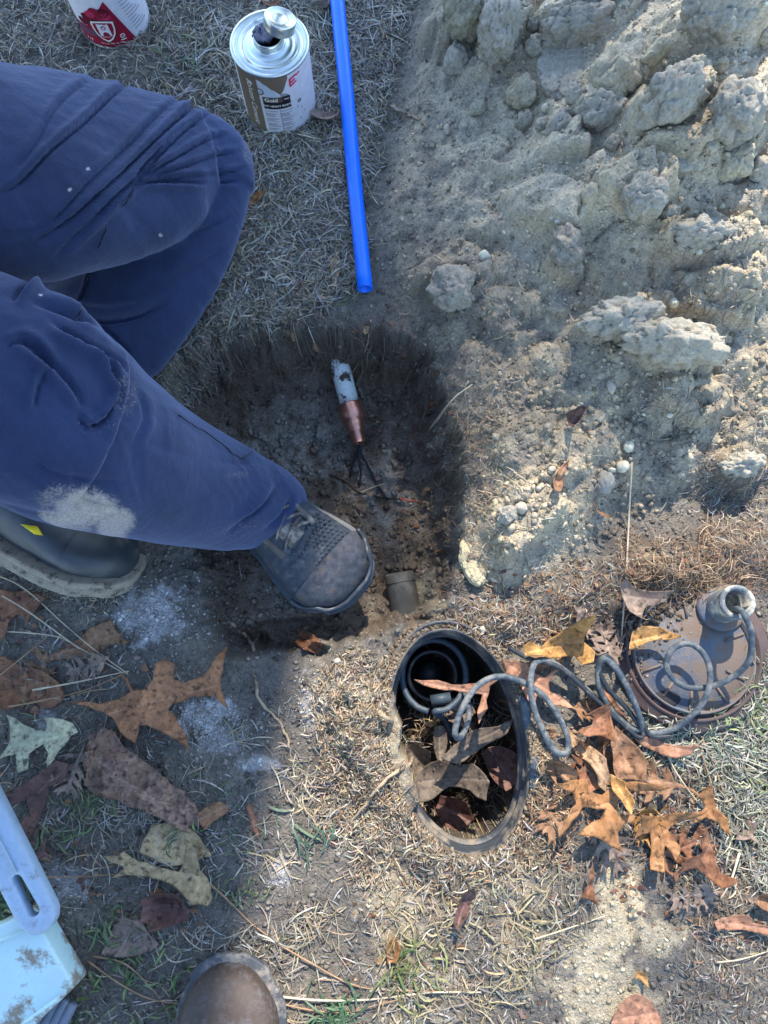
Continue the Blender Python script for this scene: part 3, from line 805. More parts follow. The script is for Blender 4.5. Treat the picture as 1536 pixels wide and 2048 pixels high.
child2(skin_body('body', Jb, [(0, 1), (1, 2), (2, 3), (3, 4), (4, 5), (5, 6), (0, 7), (7, 8), (8, 9), (0, 10), (10, 11), (11, 12), (3, 13), (13, 14), (14, 15), (3, 16), (16, 17), (17, 18)], M_skin))
child2(skin_body('trousers', [(j[0], j[1] + .022) for j in (Jb[0], Jb[7], Jb[8], Jb[9], Jb[10], Jb[11], Jb[12])], [(0, 1), (1, 2), (2, 3), (0, 4), (4, 5), (5, 6)], M_shirt))
child2(skin_body('jacket', [(j[0], j[1] + .02) for j in (Jb[0], Jb[1], Jb[2], Jb[3], Jb[13], Jb[14], Jb[16], Jb[17])], [(0, 1), (1, 2), (2, 3), (3, 4), (4, 5), (3, 6), (6, 7)], M_brn))
bD = boot('leather_boot', r2, frame(Vector((pc.x - .24, pc.y - .36, zc + .01)), 8, 0, 0, 1.0), (M_brn, M_brn, M_brn2, M_lace, M_yel), wide=1.0, detail=False)

# ------------------------------------------------------------------ shape helpers for flat outlines
def fill_poly(poly, cell):
    """grid-filled outline: returns verts (n,2) and quads"""
    P = np.asarray(poly, float); lo, hi = P.min(0), P.max(0)
    nx_ = max(2, int((hi[0] - lo[0]) / cell) + 3); ny_ = max(2, int((hi[1] - lo[1]) / cell) + 3)
    gx = lo[0] - cell * .7 + np.arange(nx_) * cell; gy = lo[1] - cell * .7 + np.arange(ny_) * cell
    cx_, cy_ = np.meshgrid(gx[:-1] + cell / 2, gy[:-1] + cell / 2)
    ins = sdpoly(cx_, cy_, P) < cell * .12
    vx, vy = np.meshgrid(gx, gy); vv = np.stack([vx, vy], -1).reshape(-1, 2)
    id_ = np.arange(vx.size).reshape(vx.shape)
    q = np.stack([id_[:-1, :-1], id_[:-1, 1:], id_[1:, 1:], id_[1:, :-1]], -1)[ins]
    if len(q) == 0: return None, None
    used, inv = np.unique(q, return_inverse=True); q = inv.reshape(-1, 4)
    cnt = np.bincount(q.ravel(), minlength=len(used)); vv = vv[used]
    bd = np.flatnonzero(cnt < 4); n = len(P)
    b = vv[bd]; best = np.full(len(b), 1e9); tgt = b.copy()
    for i in range(n):
        a, c = P[i], P[(i + 1) % n]; e = c - a; t_ = np.clip(((b - a) @ e) / (e @ e + 1e-12), 0, 1)
        pr_ = a + t_[:, None] * e; d = np.linalg.norm(b - pr_, axis=1); k = d < best
        best[k] = d[k]; tgt[k] = pr_[k]
    sel = best < cell * 1.1; vv[bd[sel]] = tgt[sel]
    return vv, q
def text_mesh(s, size, bold=0.0, shear=0.0):
    cu = bpy.data.curves.new('t', 'FONT'); cu.body = s; cu.size = size; cu.offset = bold; cu.shear = shear; cu.align_x = 'CENTER'; cu.align_y = 'CENTER'
    o = bpy.data.objects.new('t', cu); col.objects.link(o); me = evaluated(o)
    bpy.data.objects.remove(o); bpy.data.curves.remove(cu)
    v = [(p.co.x, p.co.y) for p in me.vertices]; f = [tuple(p.vertices) for p in me.polygons]; bpy.data.meshes.remove(me); return v, f

# ------------------------------------------------------------------ the two tins
M_tin = plain('bright_tinplate', (.62, .68, .66), .28, .5, metal=.85, grime=(.30, .32, .33), gs=30, gth=(.62, .72), bump=.1, var=.12)
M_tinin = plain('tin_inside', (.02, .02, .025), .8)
def flat(name, c, rough=.45, grime=None): return plain(name, c, rough, .4, grime=grime, gs=60, gth=(.58, .72), bump=.05, var=.1)
L_white = flat('label_white', (.62, .62, .68)); L_crim = flat('label_crimson', (.26, .008, .035)); L_wine = flat('label_wine', (.13, .05, .09)); L_dred = flat('label_dark_red', (.10, .004, .014)); L_pink = flat('label_pink_red', (.50, .03, .10))
L_brown = flat('label_bronze', (.16, .12, .085)); L_black = flat('label_black', (.014, .012, .02)); L_grey = flat('label_grey_print', (.28, .28, .32)); L_red = flat('label_red', (.62, .02, .08)); L_cream = flat('label_cream_text', (.72, .70, .66)); L_brown2 = flat('label_dark_bronze', (.10, .07, .055)); L_pale = flat('label_pale_blue', (.45, .52, .62))

class Wrap:
    """graphics laid on a can wall; x runs along the circumference in metres, y up"""
    def __init__(s, r): s.r = r; s.v = []; s.f = []; s.m = []; s.mats = []; s.lay = 0
    def mi(s, m):
        if m not in s.mats: s.mats.append(m)
        return s.mats.index(m)
    def put(s, v2, f, mat, lay):
        rr = s.r + .00025 * lay; n = len(s.v)
        for x, y in v2:
            a = x / s.r - math.pi / 2; s.v.append((rr * math.cos(a), rr * math.sin(a), y))
        for q in f: s.f.append(tuple(int(i) + n for i in q)); s.m.append(s.mi(mat))
    def poly(s, pts, mat, lay=2, cell=None):
        P = np.asarray(pts, float); c = cell or max(.0006, min(.003, (P.max(0) - P.min(0)).min() / 5))
        vv, q = fill_poly(pts, c)
        if vv is not None: s.put(vv, q, mat, lay)
    def rect(s, x0, y0, x1, y1, mat, lay=2):
        n = max(1, int((x1 - x0) / .003)); v = []; f = []
        for i in range(n + 1):
            x = x0 + (x1 - x0) * i / n; v += [(x, y0), (x, y1)]
        for i in range(n): f.append((2 * i, 2 * i + 2, 2 * i + 3, 2 * i + 1))
        s.put(v, f, mat, lay)
    def text(s, t_, x, y, size, mat, lay=4, rot=0, bold=0, shear=0, sx=1):
        v, f = text_mesh(t_, size, bold, shear); c, q = math.cos(R(rot)), math.sin(R(rot))
        s.put([(x + (a * c * sx - b * q), y + (a * sx * q + b * c)) for a, b in v], f, mat, lay)
    def ring(s, x, y, ro, ri, mat, lay=4, n=24):
        v = []; f = []
        for k in range(n):
            a = 2 * math.pi * k / n; v += [(x + ro * math.cos(a), y + ro * math.sin(a)), (x + ri * math.cos(a), y + ri * math.sin(a))]
        for k in range(n): f.append((2 * k, 2 * ((k + 1) % n), 2 * ((k + 1) % n) + 1, 2 * k + 1))
        s.put(v, f, mat, lay)
    def obj(s, name, parent): return mesh_obj(name, s.v, s.f, parent=parent, mats=s.mats, midx=s.m)

def tin(cx, cy, cz, r, h, yaw, label, name='tin_can', tilt=(0, 0)):
    e = empty(name, (cx, cy, cz), label, 'tin can', rot=(R(tilt[0]), R(tilt[1]), R(yaw)))
    b = MB()
    b.add(*lathe([(0, .0015), (r - .004, .0015), (r - .0015, 0), (r + .0012, .0002), (r + .0016, .0015), (r + .001, .003), (r, .0045), (r, h - .0045), (r + .001, h - .003), (r + .0018, h - .0012), (r + .0012, h), (r - .001, h + .0002)], 96))
    b.obj('can_body', M_tin, e)
    return e
# can with the open neck and the cap propped on it
cz = .0; pB = G(547, 196); rB = .0505; hB = .112
cB = G(562, 212); e2 = tin(cB.x, cB.y + .002, cB.z, rB, hB, 9, 'open solvent cement tin with its cap propped on the neck, standing by the knee')
r = rB
top = MB(); top.add(*lathe([(r - .001, hB + .0002), (r - .0022, hB - .0022), (r - .004, hB - .0035), (r - .0075, hB - .0035), (r - .009, hB - .0015), (r - .0115, hB - .0015), (r - .013, hB - .003), (r - .018, hB - .0028), (r - .0195, hB - .0018), (r - .022, hB - .0018), (.0245, hB - .0022), (.0225, hB + .0008), (.0205, hB + .0012), (.0196, hB + .002),
                               (.0196, hB + .0045), (.0203, hB + .0055), (.0196, hB + .0065), (.0196, hB + .008), (.0203, hB + .009), (.0196, hB + .010), (.0193, hB + .0115), (.0188, hB + .0122), (.0178, hB + .0118), (.0176, hB + .0), (.0174, hB - .03), (0, hB - .03)], 96))
tp = top.obj('can_top', [M_tin], e2)
ins = MB(); ins.add(*lathe([(.0174, hB + .009), (.0172, hB - .028), (0, hB - .028)], 40)); ins.obj('neck_lining', M_tinin, tp)
cap = MB(); cr = .0205
cap.add(*lathe([(0, .0125), (cr * .35, .0127), (cr * .42, .0120), (cr * .55, .0120), (cr * .62, .0129), (cr * .84, .0129), (cr * .88, .0138), (cr * .97, .0138), (cr, .0128), (cr * .985, .0095), (cr, .0085), (cr * .985, .0072), (cr, .006), (cr * .99, .003), (cr * 1.02, .0015), (cr * .99, 0), (cr * .93, 0), (cr * .92, .011), (0, .011)], 64))
for k, a0 in enumerate((90, 210, 330)):
    c, s_ = math.cos(R(a0 - 90)), math.sin(R(a0 - 90))
capo = cap.obj('screw_cap', [M_tin], e2)
capo.location = (.0155, .004, hB + .017); capo.rotation_euler = Euler((R(-8), R(16), 0))
wad = MB(); v, f = ellip((-.006, .004, hB + .010), (.0135, .011, .011), n=20, m=12)
v = [Vector(p) + Vector((.0022 * math.sin(p[0] * 900 + p[2] * 700), .002 * math.sin(p[1] * 1100 + 1), .0025 * math.sin(p[0] * 800 + p[1] * 900))) for p in v]
wad.add(v, f); wad.obj('dauber', plain('wet_dauber', (.22, .23, .33), .5, .5, grime=(.05, .05, .08), gs=80), e2)
w = Wrap(rB)
w.rect(-.155, .005, .155, hB - .005, L_white, 1)
w.rect(-.062, .005, -.026, hB - .005, L_brown, 2)
w.poly([(-.030, hB - .005), (.018, hB - .005), (.008, .084), (.003, .078), (-.004, .086), (-.016, .094), (-.022, .100)], L_brown, 2)
w.poly([(-.024, hB - .008), (-.012, .094), (-.003, .082), (.0, .074), (-.012, .076), (-.027, .080), (-.025, .090)], L_pale, 3)
w.ring(-.0245, .083, .0062, .0042, L_brown, 4)
w.rect(-.022, .053, .0155, .0745, L_black, 3); w.rect(-.022, .0655, .005, .0745, L_brown2, 4)
w.text('Gold', -.0105, .0697, .0088, L_cream, 5, bold=.0002)
w.text('946', .0105, .0697, .0045, L_cream, 5)
w.text('PVC HEAVY BODY', -.0035, .0588, .0047, L_cream, 5, bold=.00015)
w.text('Solvent Cement', -.0375, .058, .0125, L_cream, 5, rot=-90, shear=.25)
w.poly([(-.041, .099), (-.0345, .0945), (-.033, .090), (-.0365, .092), (-.0425, .0995)], L_cream, 4)
for a, b, c, d in ((.0172, .086, .0195, .0995), (.0172, .0965, .0285, .0995), (.0172, .0912, .0265, .0938), (.0172, .0860, .0285, .0886)):
    w.poly([(a, b), (c, b + (c - a) * .38), (c, d + (c - a) * .38), (a, d)], L_red, 4)
w.poly([(.0275, .1008), (.0345, .1030), (.0335, .1020), (.0375, .1035), (.0330, .1002), (.0338, .1010), (.0285, .0985)], L_red, 4)
w.ring(.0285, .0555, .0028, .0019, L_black, 4); w.text('NSF', .0285, .0555, .0016, L_black, 4)
w.poly([(.002, .080), (.012, .078), (.014, .074), (.003, .075)], L_grey, 2)
for j in range(8):
    y = .048 - j * .0048
    for x0, x1 in ((-.022, -.004), (-.001, .017)):
        w.rect(x0, y, x1 - .004 * ((j * 7) % 3) * .5, y + .0011, L_grey, 3); 
        if j % 2: w.rect(x0, y - .0021, x0 + .012, y - .0013, L_grey, 3)
w.rect(-.0012, .008, -.0004, .052, L_grey, 4)
for x_, y_ in ((.024, .045), (.030, .040), (.034, .030), (.026, .022)): w.rect(x_, y_, x_ + .0016, y_ + .003, L_grey, 3)
w.obj('label', e2)
# crimson and white can, cut by the top edge
cA = G(226, 74); e1 = tin(cA.x + .002, cA.y + .030, cA.z, .051, .115, 4, 'crimson and white tin with a shield emblem in the grass beyond the thigh')
r = .051; hA = .115
tA = MB(); tA.add(*lathe([(r - .001, hA + .0002), (r - .0022, hA - .003), (r - .0075, hA - .0035), (r - .010, hA - .0015), (.024, hA - .0018), (.0205, hA + .001), (.0215, hA + .001), (.0215, hA + .013), (.0195, hA + .0148), (0, hA + .0150)], 64)); tA.obj('can_top', M_tin, e1)
w = Wrap(r)
w.rect(-.159, .004, .159, hA - .005, L_white, 1)
w.poly([(-.072, .004), (.036, .004), (.022, .045), (.010, .080), (-.030, .036), (-.052, .034), (-.072, .044)], L_crim, 2)
w.poly([(-.074, .046), (-.060, .036), (-.042, .032), (-.012, .032), (-.012, .022), (-.040, .018), (-.070, .022)], L_wine, 3)
for (x, y, a, b, mt) in [(-.021, .052, .010, .009, L_dred), (-.033, .043, .0085, .006, L_dred), (-.009, .058, .010, .014, L_crim), (.004, .050, .010, .013, L_pink), (.011, .044, .007, .012, L_crim), (-.016, .060, .007, .006, L_pink), (.002, .062, .009, .008, L_dred), (-.010, .048, .008, .008, L_dred)]:
    w.poly([(x + a * math.cos(q) * (1 + .12 * math.sin(3 * q + x * 900)), y + b * math.sin(q)) for q in np.linspace(0, 2 * math.pi, 18, endpoint=False)], mt, 4)
sh = lambda k: [(-.004 + (x + .0) * k, .034 + y * k) for x, y in [(-.0155, .0135), (-.008, .0150), (.0, .0156), (.008, .0150), (.0155, .0135), (.0150, .002), (.0125, -.007), (.007, -.0145), (0, -.019), (-.007, -.0145), (-.0125, -.007), (-.0150, .002)]]
w.poly(sh(1.12), L_black, 5); w.poly(sh(1.04), L_cream, 6); w.poly(sh(.88), L_crim, 7)
w.poly([(-.0125, .0455), (.0035, .0455), (.0045, .0255), (.0015, .0255), (.0010, .0295), (-.0015, .0325), (-.0050, .0325), (-.0075, .0295), (-.0080, .0255), (-.0115, .0255)], L_white, 8, cell=.0008)
w.ring(-.004, .0395, .0034, .0021, L_crim, 9); w.rect(-.0072, .0408, -.0008, .0416, L_crim, 9); w.poly([(-.0068, .0402), (-.006, .0402), (-.003, .0452), (.001, .0462), (.001, .0454), (-.0035, .044)], L_crim, 9)
w.text('HERCULES', -.004, .0242, .0024, L_cream, 9)
w.text('32 fl. oz. 946 mL', -.004, .0115, .0038, L_cream, 5); w.text('1 : 1', -.034, .0125, .006, L_cream, 5, bold=.0003)
w.ring(.0175, .0215, .0036, .0024, L_cream, 5); w.text('NSF', .0175, .0215, .0022, L_cream, 5); w.rect(.0135, .0145, .0215, .0163, L_cream, 5)
for j in range(16):
    y = .020 + j * .0055; x0 = .035 - j * .0012
    w.rect(x0 + .004, y, x0 + .004 + .026 - .004 * ((j * 5) % 4), y + .0013, L_grey, 3)
w.obj('label', e1)

# ------------------------------------------------------------------ blue pipe
M_blue = plain('blue_pipe', (.0, .17, .92), .38, .5, bump=.05, var=.06)
pts = []
for (u, v, zc_) in [(731, 590, .016), (712, 400, .012), (694, 200, .014), (674, 0, .018), (655, -220, .024), (640, -500, .03)]:
    p = G(u, v) if v > -50 else W(u, v, 0.0); pts.append((p.x, p.y, max(float(hz(p.x, p.y)), 0) + zc_))
PP_ = catmull(pts, 8); b = MB(); b.add(*tube(PP_, .0105, 28, cap=False)); b.add(*[(lambda vf: (vf[0], [q[::-1] for q in vf[1]]))(tube(PP_, .0084, 28, cap=False))][0])
n_ = 28; m_ = len(PP_); b.f += [(k, 0 + (m_ * n_) + k, (m_ * n_) + (k + 1) % n_, (k + 1) % n_) for k in range(n_)]; b.m += [0] * n_
pe = b.obj('water_pipe', M_blue); tag(pe, 'bright blue plastic water pipe with an open end pointing at the hole', 'pipe')

# ------------------------------------------------------------------ capped copper fitting on a white riser in the hole
def axial(o, p0, p1):
    d = (Vector(p1) - Vector(p0)); o.location = p0; o.rotation_mode = 'QUATERNION'; o.rotation_quaternion = d.to_track_quat('Z', 'Y'); return d.length
z0 = float(hz(G(700, 800).x, G(700, 800).y))
pT, pBt = W(684, 748, z0 + .034), W(719, 886, z0 + .024)
ce = empty('copper_fitting', pT, 'copper reducing coupling on a muddy white plastic pipe stub lying in the hole', 'pipe fitting')
L_ = (pBt - pT).length; qd = (pBt - pT).to_track_quat('Z', 'Y'); ce.rotation_euler = qd.to_euler()
M_cop = plain('copper', (.62, .30, .22), .32, .5, metal=.9, grime=(.16, .09, .075), gs=26, gth=(.52, .68), bump=.1)
M_pvc = plain('muddy_white_pvc', (.62, .68, .66), .45, .4, grime=(.07, .05, .04), gs=55, gth=(.52, .58), bump=.1, var=.05)
MB().add(*lathe([(.0145, -.02), (.0145, L_ * .47), (.0125, L_ * .47), (.0125, -.02)], 40)).obj('plastic_pipe', M_pvc, ce)
MB().add(*lathe([(.0148, L_ * .44), (.0185, L_ * .44), (.0190, L_ * .45), (.0187, L_ * .58), (.0182, L_ * .64), (.0160, L_ * .68), (.0142, L_ * .70), (.0146, L_ * .71), (.0140, L_ * .76), (.0122, L_ * .79), (.0126, L_ * .80), (.0118, L_ * .84), (.0102, L_ * .86), (.0098, L_ * .99), (.0103, L_ * 1.0), (.0086, L_ * 1.0), (.0080, L_ * .9), (0, L_ * .9)], 48)).obj('coupling', M_cop, ce)
M_blk = plain('black_insulation', (.012, .014, .018), .45, .4)
wz = z0
for pth in ([(720, 884, .028), (722, 905, .018), (735, 930, .008), (752, 965, .004), (775, 1000, .003)], [(718, 884, .028), (714, 905, .015), (706, 925, .006), (700, 955, .004)], [(720, 886, .026), (718, 915, .012), (722, 945, .010), (718, 972, .004)]):
    q = []
    for u, v, up in pth: p = G(u, v, up); q.append(p)
    loc = ce.matrix_world.inverted() if False else (Matrix.Translation(pT) @ qd.to_matrix().to_4x4()).inverted()
    MB().add(*tube(catmull([tuple(loc @ p) for p in q], 5), .0017, 7)).obj('wire', M_blk, ce)

# grey stub of buried pipe at the hole bottom
p0, p1 = G(797, 1150), G(825, 1262); zs = float(hz(G(812, 1200).x, G(812, 1200).y))
p0.z = zs + .006; p1.z = zs + .002
se = empty('buried_pipe', p0, 'mud-coated grey pipe stub half buried beside the valve box', 'pipe', rot=(p1 - p0).to_track_quat('Z', 'Y').to_euler())
M_gp = plain('mud_coated_pipe', (.075, .075, .066), .8, .2, grime=(.13, .125, .105), gs=30, bump=.3)
Ls = (p1 - p0).length
MB().add(*lathe([(.0, .004), (.017, .003), (.0195, .0), (.021, .002), (.021, Ls * .38), (.0218, Ls * .62), (.0222, Ls), (.02, Ls)], 40)).obj('pipe_wall', M_gp, se)
MB().add(*lathe([(.0213, Ls * .14), (.0218, Ls * .145), (.0218, Ls * .165), (.0213, Ls * .17)], 40)).obj('coupling_band', M_gp, se)

# ------------------------------------------------------------------ valve box
M_box = plain('black_valve_box', (.035, .042, .052), .45, .5, grime=(.22, .185, .135), gs=22, gth=(.48, .66), bump=.3)
be = empty('valve_box', (BXC.x, BXC.y, 0), 'open black oval valve box sunk in the soil, its rim caked with roots', 'valve box', rot=(0, 0, BXT))
def oval(prof, n=96, flat_=1.0):
    v, f = [], []
    for g, z in prof:
        for k in range(n):
            a = 2 * math.pi * k / n; v.append(((BXB + g) * math.cos(a), (BXA + g) * math.sin(a), z + .0006 * math.sin(5 * a) + .004 * math.sin(a)))
    for i in range(len(prof) - 1):
        for k in range(n): f.append((i * n + k, i * n + (k + 1) % n, (i + 1) * n + (k + 1) % n, (i + 1) * n + k))
    return v, f
MB().add(*oval([(.016, -.06), (.0075, -.02), (.0085, .003), (.007, .006), (.0045, .006), (.0035, .001), (-.002, .0), (-.0025, .005), (-.0045, .006), (-.006, .004), (-.0062, -.010), (-.0095, -.012), (-.0100, -.016), (-.0065, -.020), (-.002, -.10), (.004, -.24)])).obj('wall', M_box, be)
MB().add(*oval([(-.0066, -.028), (-.0125, -.030), (-.0128, -.036), (-.0064, -.038)])).obj('inner_ledge', M_box, be)
# valve parts inside
def in_box(u, v, z): return W(u, v, z)
cv = in_box(868, 1352, -.06)
ve = empty('irrigation_valve', (cv.x, cv.y, -.16), 'black valve collar standing deep in the open box under the cable loop', 'valve')
MB().add(*lathe([(.030, -.06), (.030, .055), (.0345, .060), (.0350, .070), (.0335, .073), (.0305, .073), (.0295, .066), (.028, -.05)], 48)).obj('collar', M_box, ve)
MB().add(*lathe([(0, .018), (.016, .018), (.019, .012), (.019, -.04)], 32)).obj('bonnet', M_blk, ve)
# a muddy dark valve body in the middle
M_wetm = plain('wet_mud_plastic', (.07, .075, .085), .5, .5, grime=(.17, .13, .09), gs=24, gth=(.45, .6), bump=.5)
cm = in_box(920, 1500, -.11)
vb = empty('water_valve', (cm.x, cm.y, -.16), 'mud-smeared valve body in the middle of the open box among leaves', 'valve')
a_ = MB(); v, f = ellip((0, 0, 0), (.042, .034, .036), n=36, m=24)
v = [p * (1 + .06 * math.sin(p[0] * 130) * math.cos(p[1] * 120)) for p in v]; a_.add(v, f); a_.obj('housing', M_wetm, vb)
MB().add(*tube([(-.05, .03, .01), (-.02, .02, .014), (.0, .0, .020)], .016, 20)).obj('inlet', M_wetm, vb)
MB().add(*tube([(.0, -.0, .018), (.03, .01, .018), (.055, .02, .012)], .015, 20)).obj('outlet', M_box, vb)
MB().add(*lathe([(0, .046), (.012, .046), (.014, .043), (.014, .02)], 24)).obj('solenoid', M_box, vb)

# inner cable ring with its splice
M_cab = plain('dusty_cable', (.05, .07, .09), .6, .3, grime=(.21, .21, .19), gs=70, gth=(.46, .72), bump=.25)
M_cabd = plain('dark_cable', (.045, .07, .095), .5, .4, grime=(.2, .2, .19), gs=60, gth=(.58, .72), bump=.2)
ring = [in_box(868 + 64 * math.cos(a), 1352 + 72 * math.sin(a), -.055 + .012 * math.sin(a)) for a in np.linspace(R(100), R(100) + 2 * math.pi * .97, 18)]
ring += [in_box(890, 1440, -.07), in_box(905, 1480, -.10)]
re_ = empty('cable_ring', tuple(ring[0]), 'dark blue cable ring with a crimped splice hanging inside the box', 'cable')
off = Matrix.Translation(-ring[0])
MB().add(*tube(catmull([tuple(off @ p) for p in ring], 5), .0042, 10)).obj('cable', M_cabd, re_)
p = in_box(880, 1402, -.055) - ring[0]
MB().add(*tube([(p.x - .012, p.y, p.z), (p.x + .014, p.y + .004, p.z)], .0075, 12)).obj('splice', M_cabd, re_)

# ------------------------------------------------------------------ round lid with its standpipe
lc = W(1388, 1306, .014)
M_lid = plain('dirty_blue_grey_lid', (.075, .098, .135), .4, .5, grime=(.13, .10, .08), gs=30, gth=(.40, .58), bump=.45)
M_lidr = plain('brown_stained_rim', (.085, .058, .055), .6, .3, grime=(.07, .06, .06), gs=22, gth=(.45, .65), bump=.3)
le = empty('box_lid', (lc.x, lc.y, .001), 'round grey valve box lid with brown-stained rim lying under the coiled cable', 'lid', rot=(R(-3), R(-3), 0))
lr = .096
MB().add(*lathe([(0, .012), (lr * .70, .012), (lr * .72, .010), (lr * .735, .010), (lr * .745, .0165), (lr * .765, .0172), (lr * .775, .0125), (lr * .78, .009)], 96)).obj('lid_plate', M_lid, le)
MB().add(*lathe([(lr * .78, .009), (lr * .82, .009), (lr * .83, .0145), (lr * .855, .0150), (lr * .865, .011), (lr * .97, .010), (lr, .007), (lr, -.006), (lr * .96, -.008)], 96)).obj('lid_rim', M_lidr, le)
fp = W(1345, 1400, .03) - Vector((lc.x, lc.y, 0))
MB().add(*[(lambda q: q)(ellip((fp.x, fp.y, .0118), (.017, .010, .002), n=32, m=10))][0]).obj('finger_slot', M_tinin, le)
for aa in (200, 232, 262, 300, 330, 20, 60, 95):
    a = R(aa); MB().add(*box(lr * .45, -.0014, .011, lr * .70, .0014, .0145)).obj('rib', M_lid, le).rotation_euler = (0, 0, a)
hb = W(1440, 1216, .01) - Vector((lc.x, lc.y, 0))
M_sp = plain('scuffed_grey_pipe', (.13, .15, .165), .65, .3, grime=(.50, .47, .38), gs=42, gth=(.47, .62), bump=.3)
pr_ = [(.0200, -.004), (.0200, .026), (.0190, .028), (.0192, .050), (.0205, .053), (.0205, .058), (.0190, .0592), (.0150, .0585), (.0146, .02), (0, .02)]
sp_ = MB().add(*lathe(pr_, 48)).obj('standpipe', M_sp, le); sp_.location = (hb.x, hb.y, .008)
sk = MB().add(*lathe([(.030, .0), (.030, .007), (.027, .009), (.020, .010)], 48)).obj('socket', M_lid, le); sk.location = (hb.x, hb.y, .010)

# ------------------------------------------------------------------ coiled cable
CP = [(1465, 1222, .045), (1476, 1218, .070), (1490, 1232, .088), (1503, 1272, .082), (1496, 1325, .066), (1455, 1360, .048), (1405, 1376, .036), (1362, 1370, .032), (1334, 1338, .034), (1342, 1302, .040), (1374, 1287, .044), (1405, 1305, .048), (1420, 1342, .050), (1414, 1388, .046), (1385, 1430, .034), (1345, 1458, .020), (1300, 1466, .016), (1262, 1455, .018), (1222, 1420, .022), (1199, 1375, .030), (1197, 1335, .040), (1211, 1318, .048), (1235, 1342, .048), (1262, 1390, .040), (1281, 1440, .030), (1278, 1460, .022), (1250, 1450, .020), (1205, 1410, .020), (1150, 1358, .022), (1105, 1325, .030), (1075, 1322, .044), (1062, 1350, .060), (1064, 1400, .068), (1082, 1455, .062), (1108, 1500, .050), (1132, 1506, .044), (1136, 1480, .042), (1118, 1435, .044), (1085, 1390, .048), (1040, 1362, .052), (995, 1353, .056), (955, 1372, .062), (925, 1415, .066), (910, 1462, .062), (918, 1476, .046), (932, 1455, .020), (938, 1420, -.01), (930, 1385, -.04), (915, 1370, -.07)]
q = []
for u, v, z in CP:
    p = W(u, v, z)
    if z > -.005 and boxr(p.x, p.y)[0] > 1.1: g = float(hz(p.x, p.y)); p.z = max(p.z, g + .007)
    q.append(p)
ck = MB().add(*tube(catmull([tuple(p) for p in q], 8), .0036, 12, wob=.00012)).obj('signal_cable', M_cab); tag(ck, 'dusty grey cable spiralling from the lid standpipe across the leaves into the box', 'cable')
q = [W(u, v, z) for u, v, z in [(1018, 1296, .02), (1060, 1318, .034), (1120, 1336, .034), (1180, 1388, .030), (1235, 1440, .026), (1276, 1474, .022), (1284, 1462, .024), (1256, 1420, .028), (1215, 1375, .034), (1196, 1330, .04), (1214, 1312, .04), (1245, 1352, .034), (1275, 1420, .026), (1300, 1470, .018), (1345, 1472, .016)]]
dk = MB().add(*tube(catmull([tuple(p) for p in q], 7), .0030, 9, wob=.0001)).obj('wire', plain('black_wire', (.02, .026, .034), .5, .4, grime=(.10, .10, .095), gs=80, gth=(.56, .7))); tag(dk, 'thin black wire tangled with the grey cable loops beside the lid', 'wire')
q = [G(1046, 1395, .012), G(1052, 1430, .012), G(1063, 1480, .010), G(1070, 1530, .008), G(1068, 1580, .006)]
ck = MB().add(*tube(catmull([tuple(p) for p in q], 6), .0060, 10)).obj('drain_hose', M_cabd); tag(ck, 'short dark hose lying along the right rim of the valve box', 'hose')

# ------------------------------------------------------------------ tool at the lower left
M_hnd = plain('pale_blue_plastic', (.32, .42, .54), .45, .4, grime=(.20, .22, .24), gs=60, gth=(.56, .7), bump=.15, var=.1)
M_blkp = plain('muddy_pale_plastic', (.50, .68, .68), .4, .5, grime=(.25, .21, .16), gs=24, gth=(.50, .58), bump=.25, var=.06)
te = empty('pipe_tool', tuple(W(60, 1880, 0)), 'tool with slotted pale blue handle and muddy white plastic block, lower left', 'tool')
def rel(p): return p - te.location
zt_ = .060
A0, A1 = W(-70, 1520, zt_ + .01), W(83, 1818, zt_)
dv = (A1 - A0).normalized(); sd = Vector((-dv.y, dv.x, 0)).normalized()
# slotted bar: outline in its own frame, slot cut by bridging
Lb = (A1 - A0).length; hw = .0215
outer, inner = [], []
for k in range(48):
    a = 2 * math.pi * k / 48; c, s_ = math.cos(a), math.sin(a)
    yb = (0 if s_ > 0 else -Lb)
    outer.append((hw * c * (1.0 if s_ > 0 else 1.1), yb + (hw * s_ if s_ > 0 else hw * .2 * s_)))
    inner.append((.0062 * c * (1 if s_ > 0 else .75), (-.004 if s_ > 0 else -.040) + .0065 * s_))
hb_ = MB(); th_ = .018; n = 48
lay = [(outer, 0, .94), (outer, .003, 1.0), (outer, th_ - .005, 1.0), (outer, th_, .9), (inner, th_, 1.45), (inner, th_ - .003, 1.0), (inner, .002, 1.0), (inner, 0, 1.2)]
v = []
for pts_, z, g in lay:
    for x, y in pts_:
        yc = 0 if y > -.01 else (y if pts_ is outer else -.04)
        v.append((x * g, y, z))
f = []
m = len(lay)
for i in range(m):
    for k in range(n): f.append((i * n + k, i * n + (k + 1) % n, ((i + 1) % m) * n + (k + 1) % n, ((i + 1) % m) * n + k))
Mx = Matrix((( sd.x * -1, dv.x, 0, A1.x), (sd.y * -1, dv.y, 0, A1.y), (0, dv.z, 1, A1.z), (0, 0, 0, 1)))
v = [tuple(rel(Mx @ Vector(p))) for p in v]
hb_.add(v, f); ho = hb_.obj('handle', M_hnd, te)
gr = MB(); 
v, f = box(-.0045, -Lb + .02, th_ - .001, -.0030, -.048, th_ + .0012); gr.add([tuple(rel(Mx @ Vector(p))) for p in v], f)
gr.obj('mould_line', M_hnd, te)
